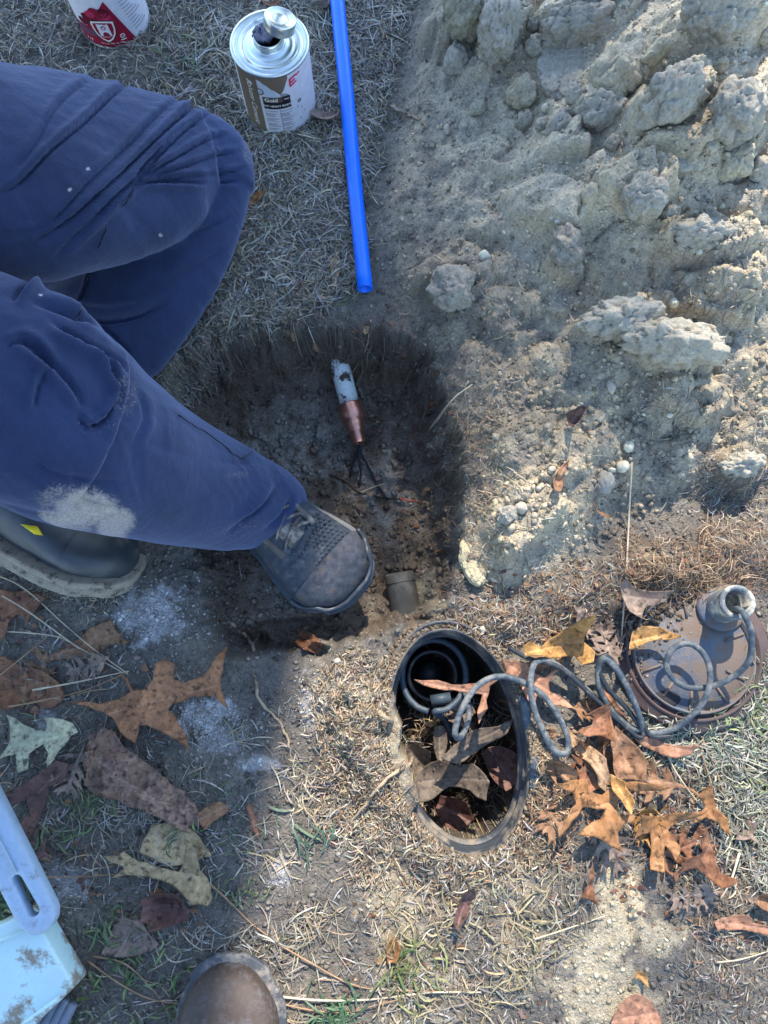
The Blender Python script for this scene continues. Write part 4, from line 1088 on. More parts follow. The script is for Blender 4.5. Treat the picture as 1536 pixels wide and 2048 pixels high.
# block head
zb = .052
q4 = [W(-90, 1890, zb), W(60, 1822, zb), W(149, 1975, zb), W(60, 2060, zb), W(-40, 2120, zb), W(-160, 2010, zb)]
bk = MB(); n = len(q4); v = [tuple(rel(p)) for p in q4] + [tuple(rel(Vector((p.x, p.y, .012)))) for p in q4]
bk.add(v, [tuple(range(n))[::-1], tuple(range(n, 2 * n))] + [(i, (i + 1) % n, n + (i + 1) % n, n + i) for i in range(n)])
bo = bk.obj('block', M_blkp, te); bevel(bo, .004, 3)
ra, rb = W(68, 1850, zb + .001), W(-80, 1918, zb + .001)
MB().add(*tube([tuple(rel(ra)), tuple(rel(rb))], .0022, 8)).obj('ridge', M_blkp, te)
ra, rb = W(132, 1985, zb + .001), W(30, 2060, zb + .001)
MB().add(*tube([tuple(rel(ra)), tuple(rel(rb))], .0020, 8)).obj('ridge', M_blkp, te)
# ribbed grey grip sticking out below the block
ga, gb = W(118, 1992, .030), W(70, 2090, .028); gd = (gb - ga).normalized()
gp = MB()
for i in range(5):
    off_ = Vector((gd.y, -gd.x, 0)) * (-.018 + i * .009); gp.add(*tube([tuple(rel(ga + off_ + Vector((0, 0, .0)))), tuple(rel(gb + off_))], .0058, 10))
gp.obj('ribbed_grip', plain('grey_ribbed_rubber', (.14, .17, .22), .5, .4), te)

# ------------------------------------------------------------------ leaves
def leaf_mat():
    t = NT('dead_leaf', .62, .35)
    n = t.ramp(t.noise(150, 5, .7), [(.3, .55), (.7, 1.4)])
    sp = t.ramp(t.noise(120, 5, .6), [(.54, 1.0), (.66, .28)])
    t.base(t.mix(1.0, t.mix(1.0, t.attr(), n, 'MULTIPLY'), sp, 'MULTIPLY'))
    t.bump(t.noise(300, 4), .35, .0012)
    return t.m
M_leaf = leaf_mat()
C = dict(mud=(.10, .078, .058), oakred=(.30, .135, .06), orange=(.25, .120, .044), gold=(.35, .19, .062), brown=(.22, .118, .062), rust=(.185, .082, .040), tan=(.36, .23, .13), pale=(.37, .36, .235), dull=(.19, .14, .11), pink=(.29, .145, .085), wine=(.11, .055, .045), khaki=(.31, .23, .12))
def leaf_from(poly_w, colr, name, label, cat='leaf', group='fallen oak leaves', lift=.006, curl=.010, seed=0, z=None, thick=.00028, crumple=0.0, zfix=None, cell=.0016, tilt=(0, 0)):
    vv, q = fill_poly(poly_w, cell)
    P = np.asarray(poly_w); c = P.mean(0); ev, evec = np.linalg.eigh(np.cov((P - c).T)); ax = evec[:, 1]
    t_ = (vv - c) @ ax; s_ = (vv - c) @ np.array([-ax[1], ax[0]]); L = np.abs(t_).max() + 1e-6
    if zfix is None:
        g = hz(vv[:, 0], vv[:, 1]); lowp = np.median(g) * .6 + g * .4; zz = np.maximum(lowp + lift, g + .0025)
    else: zz = np.full(len(vv), zfix)
    n1 = fbm(vv[:, 0], vv[:, 1], 14, 3, seed)
    zz = zz + curl * (s_ / L) ** 2 * 2.2 + curl * .7 * (t_ / L) ** 2 * (1 + math.sin(seed)) + curl * .9 * n1 - .0012 * np.exp(-(s_ / .0015) ** 2) + t_ * tilt[0] + s_ * tilt[1]
    wf = worley(vv[:, 0], vv[:, 1], 90, seed)[0] if crumple else 0
    zz = zz + crumple * (ridged(vv[:, 0] + .004 * n1, vv[:, 1], 45, 4, seed) + 1) if crumple else zz
    if zfix is None: zz = np.maximum(zz, hz(vv[:, 0], vv[:, 1]) + .0018)
    # veins: pale midrib and side ribs towards the lobes
    vein = np.exp(-(s_ / .0010) ** 2) * .5
    k = np.abs(((t_ - np.abs(s_) * .9) / (L * .42) + 100) % 1 - .5); vein = np.maximum(vein, .25 * np.exp(-((.5 - k) * L * .42 / .0009) ** 2))
    base = np.array(colr); cc = base[None] * (1 + .7 * fbm(vv[:, 0], vv[:, 1], 28, 4, seed + 3))[:, None]
    edge = -sdpoly(vv[:, 0], vv[:, 1], P); cc = cc * (1 - .25 * np.exp(-np.abs(edge) / .0015))[:, None]
    cc = cc * (1 - vein[:, None]) + (base * 1.5 + .06)[None] * vein[:, None]
    V3 = np.column_stack([vv, zz]); n = len(V3)
    lo = V3.copy(); lo[:, 2] -= thick
    cnt = {}
    bd = []
    for f in q.tolist():
        for a, b in zip(f, f[1:] + f[:1]):
            cnt[(a, b)] = 1
    for (a, b) in cnt:
        if (b, a) not in cnt: bd.append((a, b))
    F_all = q.tolist() + [[i + n for i in f[::-1]] for f in q.tolist()] + [[b, a, a + n, b + n] for a, b in bd]
    o = mesh_obj(name, np.vstack([V3, lo]), np.array(F_all), M_leaf, colors=np.vstack([cc, cc * .85]))
    return tag(o, label, cat, group)
def jag(poly, n=3, amp=1.3, seed=0):
    """adds the small irregularities of a real margin to a traced outline"""
    rr = np.random.default_rng(seed + 5); P = np.asarray(poly, float); out = []
    for i in range(len(P)):
        a, b = P[i], P[(i + 1) % len(P)]; L = np.linalg.norm(b - a); k = max(1, int(L / 14))
        nrm = np.array([-(b - a)[1], (b - a)[0]]) / (L + 1e-6); bow = rr.normal(0, .05) * L
        for j in range(k):
            s = j / k; out.append(a + (b - a) * s + nrm * (rr.normal(0, amp) * (j > 0) + bow * 4 * s * (1 - s)))
    return out
TR = [
 # outline, colour, label, lift, curl
 ([(312,1326),(329,1318),(350,1327),(347,1358),(368,1365),(420,1340),(456,1290),(452,1342),(446,1362),(465,1417),(433,1391),(384,1392),(345,1407),(335,1420),(358,1449),(386,1503),(342,1472),(293,1449),(280,1453),(273,1488),(254,1475),(228,1440),(212,1423),(156,1401),(208,1407),(241,1397),(260,1384),(244,1348),(257,1358),(264,1381),(290,1378),(306,1358)], 'oakred', 'big warm brown oak leaf with long pointed lobes above the crumpled leaf', .012, .012),
 ([(24,1427),(59,1453),(90,1462),(94,1433),(130,1436),(156,1443),(166,1462),(140,1485),(124,1501),(104,1534),(101,1505),(88,1488),(59,1508),(62,1537),(42,1544),(36,1508),(6,1518),(26,1479)], 'pale', 'pale yellow-green oak leaf, the only light one at the left edge', .010, .008),
 ([(-12,1600),(49,1567),(81,1547),(118,1518),(143,1524),(137,1550),(98,1573),(91,1619),(75,1671),(49,1664),(62,1622),(55,1599),(10,1615),(-12,1622)], 'wine', 'dark red-brown leaf above the pale blue tool handle', .006, .008),
 ([(-20,1183),(30,1185),(97,1196),(75,1225),(62,1235),(58,1260),(52,1235),(35,1228),(20,1245),(8,1285),(-20,1290)], 'rust', 'muddy reddish leaf under the pine needles at the left edge', .005, .006),
 ([(95,1320),(130,1290),(180,1255),(225,1240),(262,1285),(230,1290),(190,1310),(150,1322)], 'brown', 'flat muddy brown leaf between the pine needles and the white dusted soil', .004, .006),
 ([(0,1310),(40,1330),(90,1340),(130,1370),(128,1400),(90,1420),(60,1400),(20,1420),(-10,1410),(-10,1330)], 'rust', 'torn dark leaf directly above the pale yellow-green leaf', .004, .006),
 ([(216,1704),(242,1707),(254,1697),(278,1723),(323,1738),(355,1746),(365,1730),(373,1681),(391,1681),(400,1742),(424,1770),(430,1792),(420,1806),(387,1806),(363,1786),(343,1770),(291,1754),(258,1748),(226,1752),(252,1731)], 'khaki', 'mustard tan leaf with two long arms below the crumpled leaf', .012, .008),
 ([(291,1677),(307,1647),(347,1641),(387,1657),(428,1709),(395,1721),(347,1730),(307,1713),(283,1700)], 'khaki', 'broad cracked tan leaf pressed flat beneath the end of the crumpled leaf', .003, .004),
 ([(290,1790),(320,1768),(360,1775),(388,1810),(388,1828),(350,1845),(310,1850),(290,1830)], 'wine', 'dark purple-brown curled leaf under the mustard tan leaf', .008, .012),
 ([(205,1905),(228,1850),(255,1820),(290,1835),(300,1870),(320,1885),(290,1905),(250,1912)], 'dull', 'grey-brown broken leaf near the white block of the tool', .006, .010),
 ([(395,1625),(440,1600),(460,1618),(430,1640),(415,1655),(400,1645)], 'brown', 'small brown leaf scrap just right of the crumpled leaf', .006, .008),
 ([(490,1612),(508,1605),(512,1640),(518,1680),(503,1660),(497,1640)], 'rust', 'thin reddish leaf sliver on the bare soil in the lower middle', .006, .006),
 ([(1241,1298),(1257,1265),(1277,1253),(1320,1255),(1353,1273),(1323,1281),(1317,1278),(1277,1291),(1250,1300)], 'gold', 'bright orange leaf overlapping the upper left of the round lid', .030, .014),
 ([(1030,1294),(1050,1284),(1076,1294),(1096,1278),(1125,1258),(1142,1242),(1165,1235),(1165,1258),(1162,1284),(1178,1304),(1172,1324),(1155,1330),(1145,1311),(1112,1317),(1073,1311),(1037,1314)], 'gold', 'orange lobed leaf above the first cable loop', .024, .020),
 ([(1000,1318),(1050,1325),(1066,1344),(1086,1354),(1106,1337),(1116,1337),(1096,1367),(1099,1383),(1125,1396),(1145,1416),(1116,1410),(1086,1400),(1073,1390),(1063,1416),(1050,1396),(1040,1370),(1010,1345)], 'pink', 'pinkish brown leaf lying beneath the first cable loop', .014, .010),
 ([(1214,1400),(1218,1449),(1214,1479),(1195,1469),(1172,1472),(1145,1461),(1181,1449),(1185,1433),(1158,1429),(1188,1416)], 'rust', 'small rust-orange leaf tip between the two cable loops', .018, .012),
 ([(1126,1446),(1155,1472),(1178,1489),(1208,1515),(1218,1551),(1211,1584),(1195,1571),(1178,1525),(1158,1512),(1139,1482)], 'tan', 'narrow curled tan leaf below the first cable loop', .018, .020),
 ([(1224,1449),(1241,1466),(1267,1489),(1284,1515),(1287,1561),(1261,1558),(1228,1558),(1221,1522),(1214,1485)], 'brown', 'smooth brown leaf below the second cable loop', .014, .014),
 ([(1261,1472),(1294,1472),(1326,1485),(1366,1489),(1389,1485),(1373,1508),(1346,1515),(1313,1505),(1284,1492)], 'pink', 'pinkish curved leaf just beneath the round lid', .010, .010),
 ([(1096,1560),(1139,1556),(1172,1558),(1175,1581),(1201,1588),(1228,1561),(1261,1558),(1323,1564),(1280,1578),(1247,1574),(1234,1601),(1231,1627),(1267,1627),(1261,1640),(1241,1644),(1228,1660),(1231,1693),(1195,1673),(1149,1665),(1195,1634),(1208,1614),(1162,1614),(1109,1667),(1129,1627),(1149,1604),(1139,1581)], 'orange', 'large orange-brown oak leaf with wide sinuses right of the box rim', .014, .016),
 ([(1257,1683),(1274,1647),(1267,1620),(1303,1630),(1346,1624),(1409,1607),(1392,1624),(1359,1644),(1336,1660),(1359,1693),(1345,1720),(1330,1690),(1322,1740),(1295,1735),(1300,1667),(1285,1665)], 'orange', 'tawny oak leaf with a forked stem side, lower right of the pile', .012, .012),
 ([(1366,1569),(1396,1588),(1412,1564),(1422,1588),(1429,1614),(1448,1634),(1452,1667),(1432,1644),(1409,1634),(1373,1640),(1392,1624),(1412,1614),(1400,1598)], 'orange', 'spiky orange leaf like a star at the right end of the pile', .014, .012),
 ([(1402,1649),(1392,1659),(1399,1702),(1373,1718),(1346,1748),(1353,1787),(1363,1754),(1392,1738),(1409,1751),(1425,1765),(1452,1744),(1429,1738),(1419,1692),(1409,1656)], 'rust', 'reddish leaf with a curled hook, below the spiky orange leaf', .016, .018),
 ([(1178,1715),(1185,1764),(1191,1804),(1172,1798),(1154,1791),(1175,1768),(1172,1745)], 'rust', 'narrow red leaf standing on the pale sand below the box', .014, .020),
 ([(1425,1840),(1460,1832),(1494,1827),(1501,1843),(1550,1853),(1550,1872),(1501,1862),(1458,1863),(1430,1858)], 'pink', 'long pinkish brown leaf at the right edge in the lower corner', .008, .010),
 ([(1267,1943),(1275,1938),(1290,1942),(1293,1972),(1280,1958),(1268,1955)], 'gold', 'tiny golden leaf scrap on the sand in the lower right', .006, .004),
 ([(1215,2060),(1225,2030),(1255,1990),(1275,1983),(1300,2000),(1320,2040),(1325,2060)], 'pink', 'salmon-coloured leaf flattened at the bottom edge', .003, .003),
 ([(1492,1795),(1515,1780),(1550,1785),(1550,1820),(1515,1812)], 'brown', 'brown leaf half cut off at the right edge above the long pinkish one', .010, .010),
 ([(1095,1515),(1120,1520),(1150,1540),(1155,1570),(1130,1560),(1112,1545),(1110,1575),(1098,1548)], 'brown', 'torn brown leaf against the right rim of the box', .010, .014),
 ([(1195,1350),(1220,1380),(1250,1430),(1262,1455),(1240,1440),(1215,1410),(1205,1390)], 'rust', 'rusty leaf seen through the second cable loop', .008, .008),
 ([(1216,1545),(1245,1560),(1262,1600),(1255,1625),(1238,1600),(1222,1580)], 'gold', 'golden curled leaf in the heart of the leaf pile', .022, .020),
 ([(1230,1170),(1240,1160),(1262,1175),(1330,1185),(1320,1205),(1280,1220),(1265,1240),(1245,1225)], 'dull', 'grey-brown leaf above the round lid', .016, .012),
 ([(490,410),(515,388),(540,395),(520,402),(500,413),(488,416)], 'orange', 'orange leaf tip poking out beside the bent knee', .008, .008),
 ([(620,232),(632,222),(676,226),(680,238),(655,250),(630,246)], 'dull', 'flat grey-brown leaf between the open tin and the blue pipe', .006, .006),
 ([(660,520),(672,512),(680,540),(672,575),(664,560)], 'tan', 'small tan leaf on the grass left of the blue pipe end', .006, .006),
 ([(580,562),(596,560),(612,572),(606,585),(588,578)], 'pink', 'tiny pinkish leaf at the upper rim of the hole', .005, .004),
 ([(1105,965),(1115,940),(1140,918),(1130,950),(1120,985),(1108,985)], 'brown', 'upright brown leaf stuck in the lower mound', .012, .016),
 ([(1172,1002),(1195,1018),(1222,1038),(1205,1036),(1185,1022)], 'brown', 'thin brown leaf sliver beside the grey stone', .010, .010),
 ([(1130,830),(1155,818),(1168,822),(1150,850),(1140,870),(1132,850)], 'wine', 'dark curled leaf wedged in the middle of the mound', .010, .012),
 ([(520,10),(560,-5),(575,5),(560,18),(528,16)], 'rust', 'reddish leaf behind the rim of the open tin', .010, .008),
 ([(640,5),(662,-6),(668,10),(655,22),(642,18)], 'dull', 'small dull leaf at the top edge beside the blue pipe', .006, .006),
 ([(595,1260),(615,1262),(650,1290),(640,1310),(612,1300),(590,1285)], 'rust', 'dark leaf tucked into the lower lip of the hole', .008, .010),
 ([(772,1895),(790,1870),(800,1890),(792,1925),(775,1930)], 'orange', 'small orange leaf among the dry blades in the lower middle', .008, .010),
 ([(905,1845),(925,1780),(945,1765),(950,1790),(935,1830),(915,1860)], 'wine', 'wrinkled dark purple leaf in the straw under the box', .010, .016),
]
for i, (pl, cn, lb, lf, cu) in enumerate(TR):
    zg = 0
    cu_, cv_ = np.mean(pl, axis=0); g0 = G(cu_, cv_).z
    leaf_from([tuple(W(u, v, g0 + lf).xy) for u, v in jag(pl, seed=i)], C[cn], 'oak_leaf', lb, lift=lf, curl=cu * 1.7, seed=i + 1)
cr_ = [(163,1475),(195,1456),(228,1462),(270,1495),(325,1540),(368,1583),(397,1632),(397,1658),(368,1671),(325,1638),(277,1615),(208,1599),(169,1563),(160,1518)]
leaf_from([tuple(W(u, v, .02).xy) for u, v in jag(cr_, seed=50)], (.19, .118, .085), 'crumpled_leaf', 'large crumpled purplish brown leaf, rolled and wrinkled like bark', group=None, lift=.016, curl=-.030, seed=51, crumple=.0120, cell=.0013)
# darker leaves lower in the pile, under the bright ones
def oak(L, seed):
    rr = np.random.default_rng(seed); R_ = []; Lf = []
    for k in range(4):
        y = L * (-.28 + .2 * k); wd = L * (.30, .40, .36, .24)[k] * rr.uniform(.8, 1.15); up_ = L * rr.uniform(.10, .2)
        R_ += [(L * .05, y - L * .05), (wd * .55, y + up_ * .1), (wd, y + up_), (wd * .62, y + up_ * .75), (wd * .66, y + up_ * 1.5), (wd * .35, y + up_ * .8), (L * .045, y + L * .09)]
        wd *= rr.uniform(.85, 1.1); Lf += [(-L * .05, y - L * .03), (-wd * .55, y + up_ * .2), (-wd, y + up_ * 1.1), (-wd * .62, y + up_ * .8), (-wd * .7, y + up_ * 1.6), (-wd * .35, y + up_ * .85), (-L * .045, y + L * .10)]
    return [(0, -L * .5)] + R_ + [(0, L * .5)] + Lf[::-1]
UN = [(1120, 1620, 120, 40, 'brown', 'dim brown oak leaf half buried at the lower right rim of the box'), (1190, 1530, 150, 200, 'rust', 'dark rusty oak leaf under the narrow curled tan leaf'), (1300, 1560, 140, 100, 'brown', 'brown oak leaf under the pinkish curved leaf by the lid'),
      (1215, 1690, 130, 330, 'dull', 'grey-brown oak leaf showing beneath the large orange-brown one'), (1350, 1700, 140, 250, 'rust', 'dark red oak leaf under the tawny leaf'), (1390, 1790, 110, 80, 'dull', 'dull oak leaf low in the pile toward the bottom right'),
      (1180, 1240, 110, 300, 'dull', 'mud-coloured oak leaf between the mound foot and the orange lobed leaf'), (1110, 1300, 120, 60, 'brown', 'brown oak leaf behind the first cable loop'), (1215, 1290, 100, 160, 'dull', 'soiled oak leaf left of the lid under the long straw'),
      (60, 1690, 110, 120, 'wine', 'dark oak leaf beside the top of the blue handle'), (150, 1540, 110, 20, 'dull', 'dull oak leaf left of the crumpled leaf'), (70, 1360, 130, 200, 'brown', 'mid-brown oak leaf under the needle bundle at left'), (180, 1330, 110, 70, 'dull', 'grey leaf under the tip of the needle bundle'),
      (1480, 1650, 90, 140, 'dull', 'faded oak leaf among pale grass at the right edge'), (1290, 1640, 90, 10, 'gold', 'yellow-brown oak leaf in the middle of the pile'), (1175, 1420, 90, 280, 'brown', 'small brown oak leaf between the cable loops')]
for i, (u, v, L, an, cn, lb) in enumerate(UN):
    a = R(an); pl = [(u + x * math.cos(a) - y * math.sin(a), v + x * math.sin(a) + y * math.cos(a)) for x, y in oak(L, i)]
    leaf_from([tuple(W(a_, b_, .008).xy) for a_, b_ in jag(pl, amp=.8, seed=i)], C[cn], 'oak_leaf', lb, lift=.004, curl=.018, seed=70 + i, cell=.0015)
# leaves hanging into the open box
for pl, cn, lb, zf, tl in [
  ([(824,1357),(860,1360),(904,1369),(958,1366),(985,1348),(1000,1352),(978,1372),(972,1400),(965,1430),(955,1447),(953,1423),(965,1389),(938,1386),(890,1381),(843,1369)], 'pink', 'reddish leaf bridging the top of the open box', .004, (.02, 0)),
  ([(938,1464),(978,1454),(1026,1437),(1012,1465),(978,1487),(950,1505),(928,1521),(911,1525),(877,1511),(905,1490)], 'mud', 'mottled brown leaf sagging into the box under the cable end', -.035, (.1, 0)),
  ([(830,1599),(823,1558),(850,1530),(877,1518),(910,1530),(945,1525),(975,1558),(968,1596),(938,1579),(897,1575),(863,1596)], 'mud', 'muddy grey-brown leaf lying low inside the box', -.055, (.05, .05)),
  ([(800,1500),(830,1480),(860,1500),(870,1540),(850,1560),(815,1550)], 'mud', 'dark wet leaf against the left wall inside the box', -.06, (.1, .1)),
  ([(960,1500),(1000,1490),(1035,1510),(1040,1560),(1010,1580),(980,1550)], 'wine', 'dark rusty leaf against the right wall inside the box', -.07, (.1, 0)),
  ([(880,1590),(930,1600),(950,1640),(920,1665),(880,1650),(870,1620)], 'wine', 'nearly black leaf at the bottom end of the box interior', -.12, (0, .05)),
  ([(890,1400),(930,1395),(950,1425),(925,1450),(895,1440)], 'dull', 'grey leaf scrap inside the cable ring edge in the box', -.07, (0, .1)),
  ([(868,1452),(885,1450),(892,1500),(880,1530),(868,1500)], 'mud', 'narrow brown leaf upright beside the valve in the box', -.06, (.1, 0))]:
    leaf_from([tuple(W(u, v, zf).xy) for u, v in jag(pl, seed=len(lb))], C[cn], 'oak_leaf', lb, curl=.014, seed=len(lb), zfix=zf, tilt=tl)

# ------------------------------------------------------------------ sticks, roots and long needles, one by one
M_ndl = plain('pine_needle_brown', (.30, .19, .11), .6, .3, bump=0)
M_straw = plain('pale_straw', (.50, .43, .31), .7, .2, bump=0)
M_root = plain('pale_root', (.36, .28, .19), .85, .1, grime=(.10, .08, .06), gs=60, bump=.4)
M_droot = plain('dark_root', (.04, .032, .026), .8, .1, bump=.3)
M_redr = plain('red_root', (.42, .10, .06), .6, .3, bump=0)
ST = [
 ([(1264,925),(1258,1040),(1252,1160),(1240,1306)], .0013, M_straw, 'straw_stalk', 'long straight pale straw running down beside the lid', 'straw', .012),
 ([(784,214),(812,228),(835,238),(854,254)], .0022, M_root, 'stick', 'short brown stick near the top left edge of the mound', 'stick', .008),
 ([(462,1247),(492,1272),(507,1300),(510,1360),(520,1402),(556,1440),(572,1470),(580,1497)], .0022, M_root, 'root', 'long pale root winding down from the hole over bare soil', 'root', .006),
 ([(-10,1148),(50,1178),(130,1250),(190,1300),(256,1348)], .0009, M_straw, 'pine_needle', 'uppermost long needle slanting in from the left edge', 'pine needle', .012),
 ([(-10,1182),(60,1225),(150,1290),(245,1345)], .0010, M_straw, 'pine_needle', 'pale needle just beneath the uppermost slanting one', 'pine needle', .014),
 ([(-10,1358),(45,1315),(98,1270)], .0009, M_ndl, 'pine_needle', 'short needle rising to the right over the muddy left leaf', 'pine needle', .010),
 ([(8,1415),(80,1402),(170,1380),(256,1344)], .0011, M_ndl, 'pine_needle', 'needle running low from the left edge to the needle bundle tip', 'pine needle', .012),
 ([(66,1380),(150,1365),(210,1352),(258,1342)], .0011, M_straw, 'pine_needle', 'middle needle of the bundle above the pale leaf', 'pine needle', .014),
 ([(-10,1262),(60,1266),(120,1275),(160,1298)], .0008, M_straw, 'pine_needle', 'nearly level needle crossing the slanting ones at left', 'pine needle', .012),
 ([(85,1755),(150,1754),(240,1748)], .0008, M_ndl, 'pine_needle', 'level needle ending at the mustard tan leaf', 'pine needle', .008),
 ([(412,1762),(450,1795),(500,1845),(536,1872)], .0011, M_ndl, 'pine_needle', 'needle slanting down right from the mustard tan leaf', 'pine needle', .007),
 ([(175,1922),(240,1968),(300,1998),(362,2008)], .0010, M_ndl, 'pine_needle', 'needle leading toward the brown boot toe from the left', 'pine needle', .008),
 ([(185,1912),(250,1928),(310,1985),(345,2040)], .0009, M_ndl, 'pine_needle', 'curved needle left of the brown boot toe', 'pine needle', .008),
 ([(552,1885),(620,1925),(720,1974),(850,1982),(962,1984)], .0011, M_ndl, 'pine_needle', 'upper of the three long needles right of the brown boot toe', 'pine needle', .008),
 ([(545,1992),(640,2001),(740,1999),(860,1985),(962,1984)], .0012, M_straw, 'pine_needle', 'middle of the three long needles right of the brown boot toe', 'pine needle', .009),
 ([(545,2004),(620,2020),(690,2026),(750,2010),(800,1998)], .0010, M_ndl, 'pine_needle', 'lowest of the three long needles right of the brown boot toe', 'pine needle', .008),
 ([(858,858),(890,815),(938,762)], .0011, M_straw, 'straw_stalk', 'left of two pale straws leaning over the right rim of the hole', 'straw', .014),
 ([(872,845),(905,800),(945,768)], .0011, M_straw, 'straw_stalk', 'right of two pale straws leaning over the right rim of the hole', 'straw', .020),
 ([(817,1262),(845,1288),(876,1313)][::-1], .0022, M_root, 'stick', 'short pale stick jutting over the top rim of the box', 'stick', .020),
 ([(757,1425),(780,1440),(805,1455),(836,1463)], .0028, M_root, 'root', 'stubby broken root reaching into the box from the left', 'root', .018),
 ([(826,1474),(828,1505),(818,1530),(780,1552),(745,1590),(700,1650)], .0024, M_root, 'root', 'bent root climbing out of the left side of the box', 'root', .012),
 ([(1392,1472),(1420,1560),(1440,1640),(1462,1700)], .0012, M_ndl, 'pine_needle', 'steep brown needle left of the pair below the lid', 'pine needle', .010),
 ([(1402,1472),(1438,1560),(1462,1640),(1482,1700)], .0012, M_ndl, 'pine_needle', 'steep brown needle right of the pair below the lid', 'pine needle', .010),
 ([(1330,1500),(1362,1560),(1430,1640),(1540,1722)], .0010, M_straw, 'straw_stalk', 'long straw slanting to the right edge through the leaf pile', 'straw', .012),
 ([(1432,1925),(1480,1918),(1545,1900)], .0009, M_straw, 'straw_stalk', 'thin straw at the right edge near the lower corner', 'straw', .008),
 ([(1480,1700),(1462,1760),(1440,1800)], .0014, M_straw, 'straw_stalk', 'stout straw pointing down left at the right edge', 'straw', .012),
 ([(660,950),(690,962),(720,985),(780,998),(800,998)], .0013, M_droot, 'root', 'dark root crossing the hole floor near the boot', 'root', .005),
 ([(800,998),(820,1000),(838,1003)], .0013, M_redr, 'root', 'thin bright red root in the middle of the hole', 'root', .008),
 ([(642,1010),(655,1038),(690,1048),(738,1068)], .0015, M_droot, 'root', 'black root curling round the standing boot', 'root', .008),
 ([(722,985),(745,975),(772,966)], .0008, M_straw, 'straw_stalk', 'short pale straw on the hole floor below the copper fitting', 'straw', .008),
 ([(1065,1880),(1120,1862),(1180,1842),(1210,1832)], .0010, M_straw, 'straw_stalk', 'pale blade-like straw beside the strip of sand', 'straw', .010),
 ([(430,1985),(480,2010),(500,2035)], .0006, M_straw, 'straw_stalk', 'fine straw close under the brown boot toe', 'straw', .004),
 ([(742,640),(735,668),(728,690)], .0009, M_straw, 'straw_stalk', 'short straw hanging in the hole below the blue pipe', 'straw', .010),
]
ST.pop(-2)
for pts, r_, m_, nm, lb, ct, up in ST:
    q = []
    for k, (u, v) in enumerate(pts):
        p = G(u, v, up * (.6 + .4 * math.sin(k * 2.1))); q.append(tuple(p))
    q = catmull(q, 6)
    if nm in ('root', 'stick'):
        q = q + rng.normal(0, .0006, q.shape)
    rad = np.full(len(q), r_) * (1 + .15 * np.sin(np.arange(len(q)) * 1.3)) * np.linspace(1.1, .65, len(q))
    o = MB().add(*tube(q, rad, 7)).obj(nm, m_); tag(o, lb, ct, {'pine needle': 'long fallen pine needles', 'root': 'loose roots', 'straw': 'single straws'}.get(ct))

def inpoly_px(poly, n):
    P = np.array(poly, float); out = np.zeros((0, 2)); lo, hi = P.min(0), P.max(0)
    while len(out) < n:
        q = rng.uniform(lo, hi, (n * 3, 2)); out = np.vstack([out, q[sdpoly(q[:, 0], q[:, 1], P) < 0]])
    return out[:n]
# ------------------------------------------------------------------ clods and stones
from mathutils import noise as mnoise
M_clay = None
t = NT('clay', .85, .25)
n = t.ramp(t.noise(26, 6, .65), [(.30, (.17, .165, .145)), (.52, (.28, .255, .20)), (.72, (.46, .41, .30))])
n2_ = t.ramp(t.noise(260, 5, .7), [(.3, .65), (.7, 1.3)])
t.base(t.mix(1.0, t.mix(.75, t.attr(), n, 'MULTIPLY') if False else t.mix(.6, n, t.attr()), n2_, 'MULTIPLY'))
b_ = t.bump(t.noise(60, 5, .6), .6, .006); t.bump(t.noise(330, 5, .7), .35, .002, b_); M_clay = t.m
def rock(name, u, v, a, b, hgt, ang, label, cat, colr, group=None, seed=0, rough_=.22, sub=4, up=None, flat_top=0.0, f=2.2):
    g = G(u, v); k = (CAM_H - g.z) / FPX
    me = bpy.data.meshes.new(name); bm = bmesh.new(); bmesh.ops.create_icosphere(bm, subdivisions=sub, radius=1)
    for vt in bm.verts:
        p = vt.co.copy(); vd = mnoise.voronoi(p * 1.9 + Vector((seed, 2, 1)) + .25 * mnoise.noise_vector(p * 2.5))[0]; ps = Vector((p.x * a / b if a > b else p.x, p.y, p.z)); d = 1 - .12 * math.exp(-((vd[1] - vd[0]) / .06) ** 2) + rough_ * mnoise.fractal(ps * f * .7 + Vector((seed * 3.1, seed, 0)), 1.05, 2.1, 7) + rough_ * .8 * (mnoise.cell(p * 2.2 + Vector((seed, 0, 0))) * .0 + mnoise.ridged_multi_fractal(p * 1.6 + Vector((seed, seed * 2, 1)), 1.0, 2.1, 3, 1.0, 2.0) * .06 - .05)
        q = p * d
        if flat_top: q.z = min(q.z, flat_top + .12 * (q.z - flat_top))
        vt.co = Vector((q.x * a * k, q.y * b * k * 1.05, q.z * hgt * 1.2))
    bm.to_mesh(me); bm.free()
    n = len(me.vertices); at = me.color_attributes.new('Col', 'FLOAT_COLOR', 'POINT')
    at.data.foreach_set('color', np.tile(np.array([*colr, 1], np.float32), n))
    me.polygons.foreach_set('use_smooth', np.ones(len(me.polygons), bool)); me.materials.append(M_clay if cat == 'clay clod' else M_stone)
    o = bpy.data.objects.new(name, me); col.objects.link(o)
    o.location = (g.x, g.y, g.z + (hgt * .15 if up is None else up)); o.rotation_euler = (random.uniform(-.15, .15), random.uniform(-.15, .15), R(-ang))
    return tag(o, label, cat, group)
t = NT('stone', .7, .3)
t.base(t.mix(1.0, t.attr(), t.ramp(t.noise(120, 5), [(.3, .7), (.7, 1.25)]), 'MULTIPLY')); t.bump(t.noise(300, 4), .4, .001); M_stone = t.m
cl1, cl2, cl3 = (.36, .34, .28), (.46, .41, .29), (.25, .235, .20)
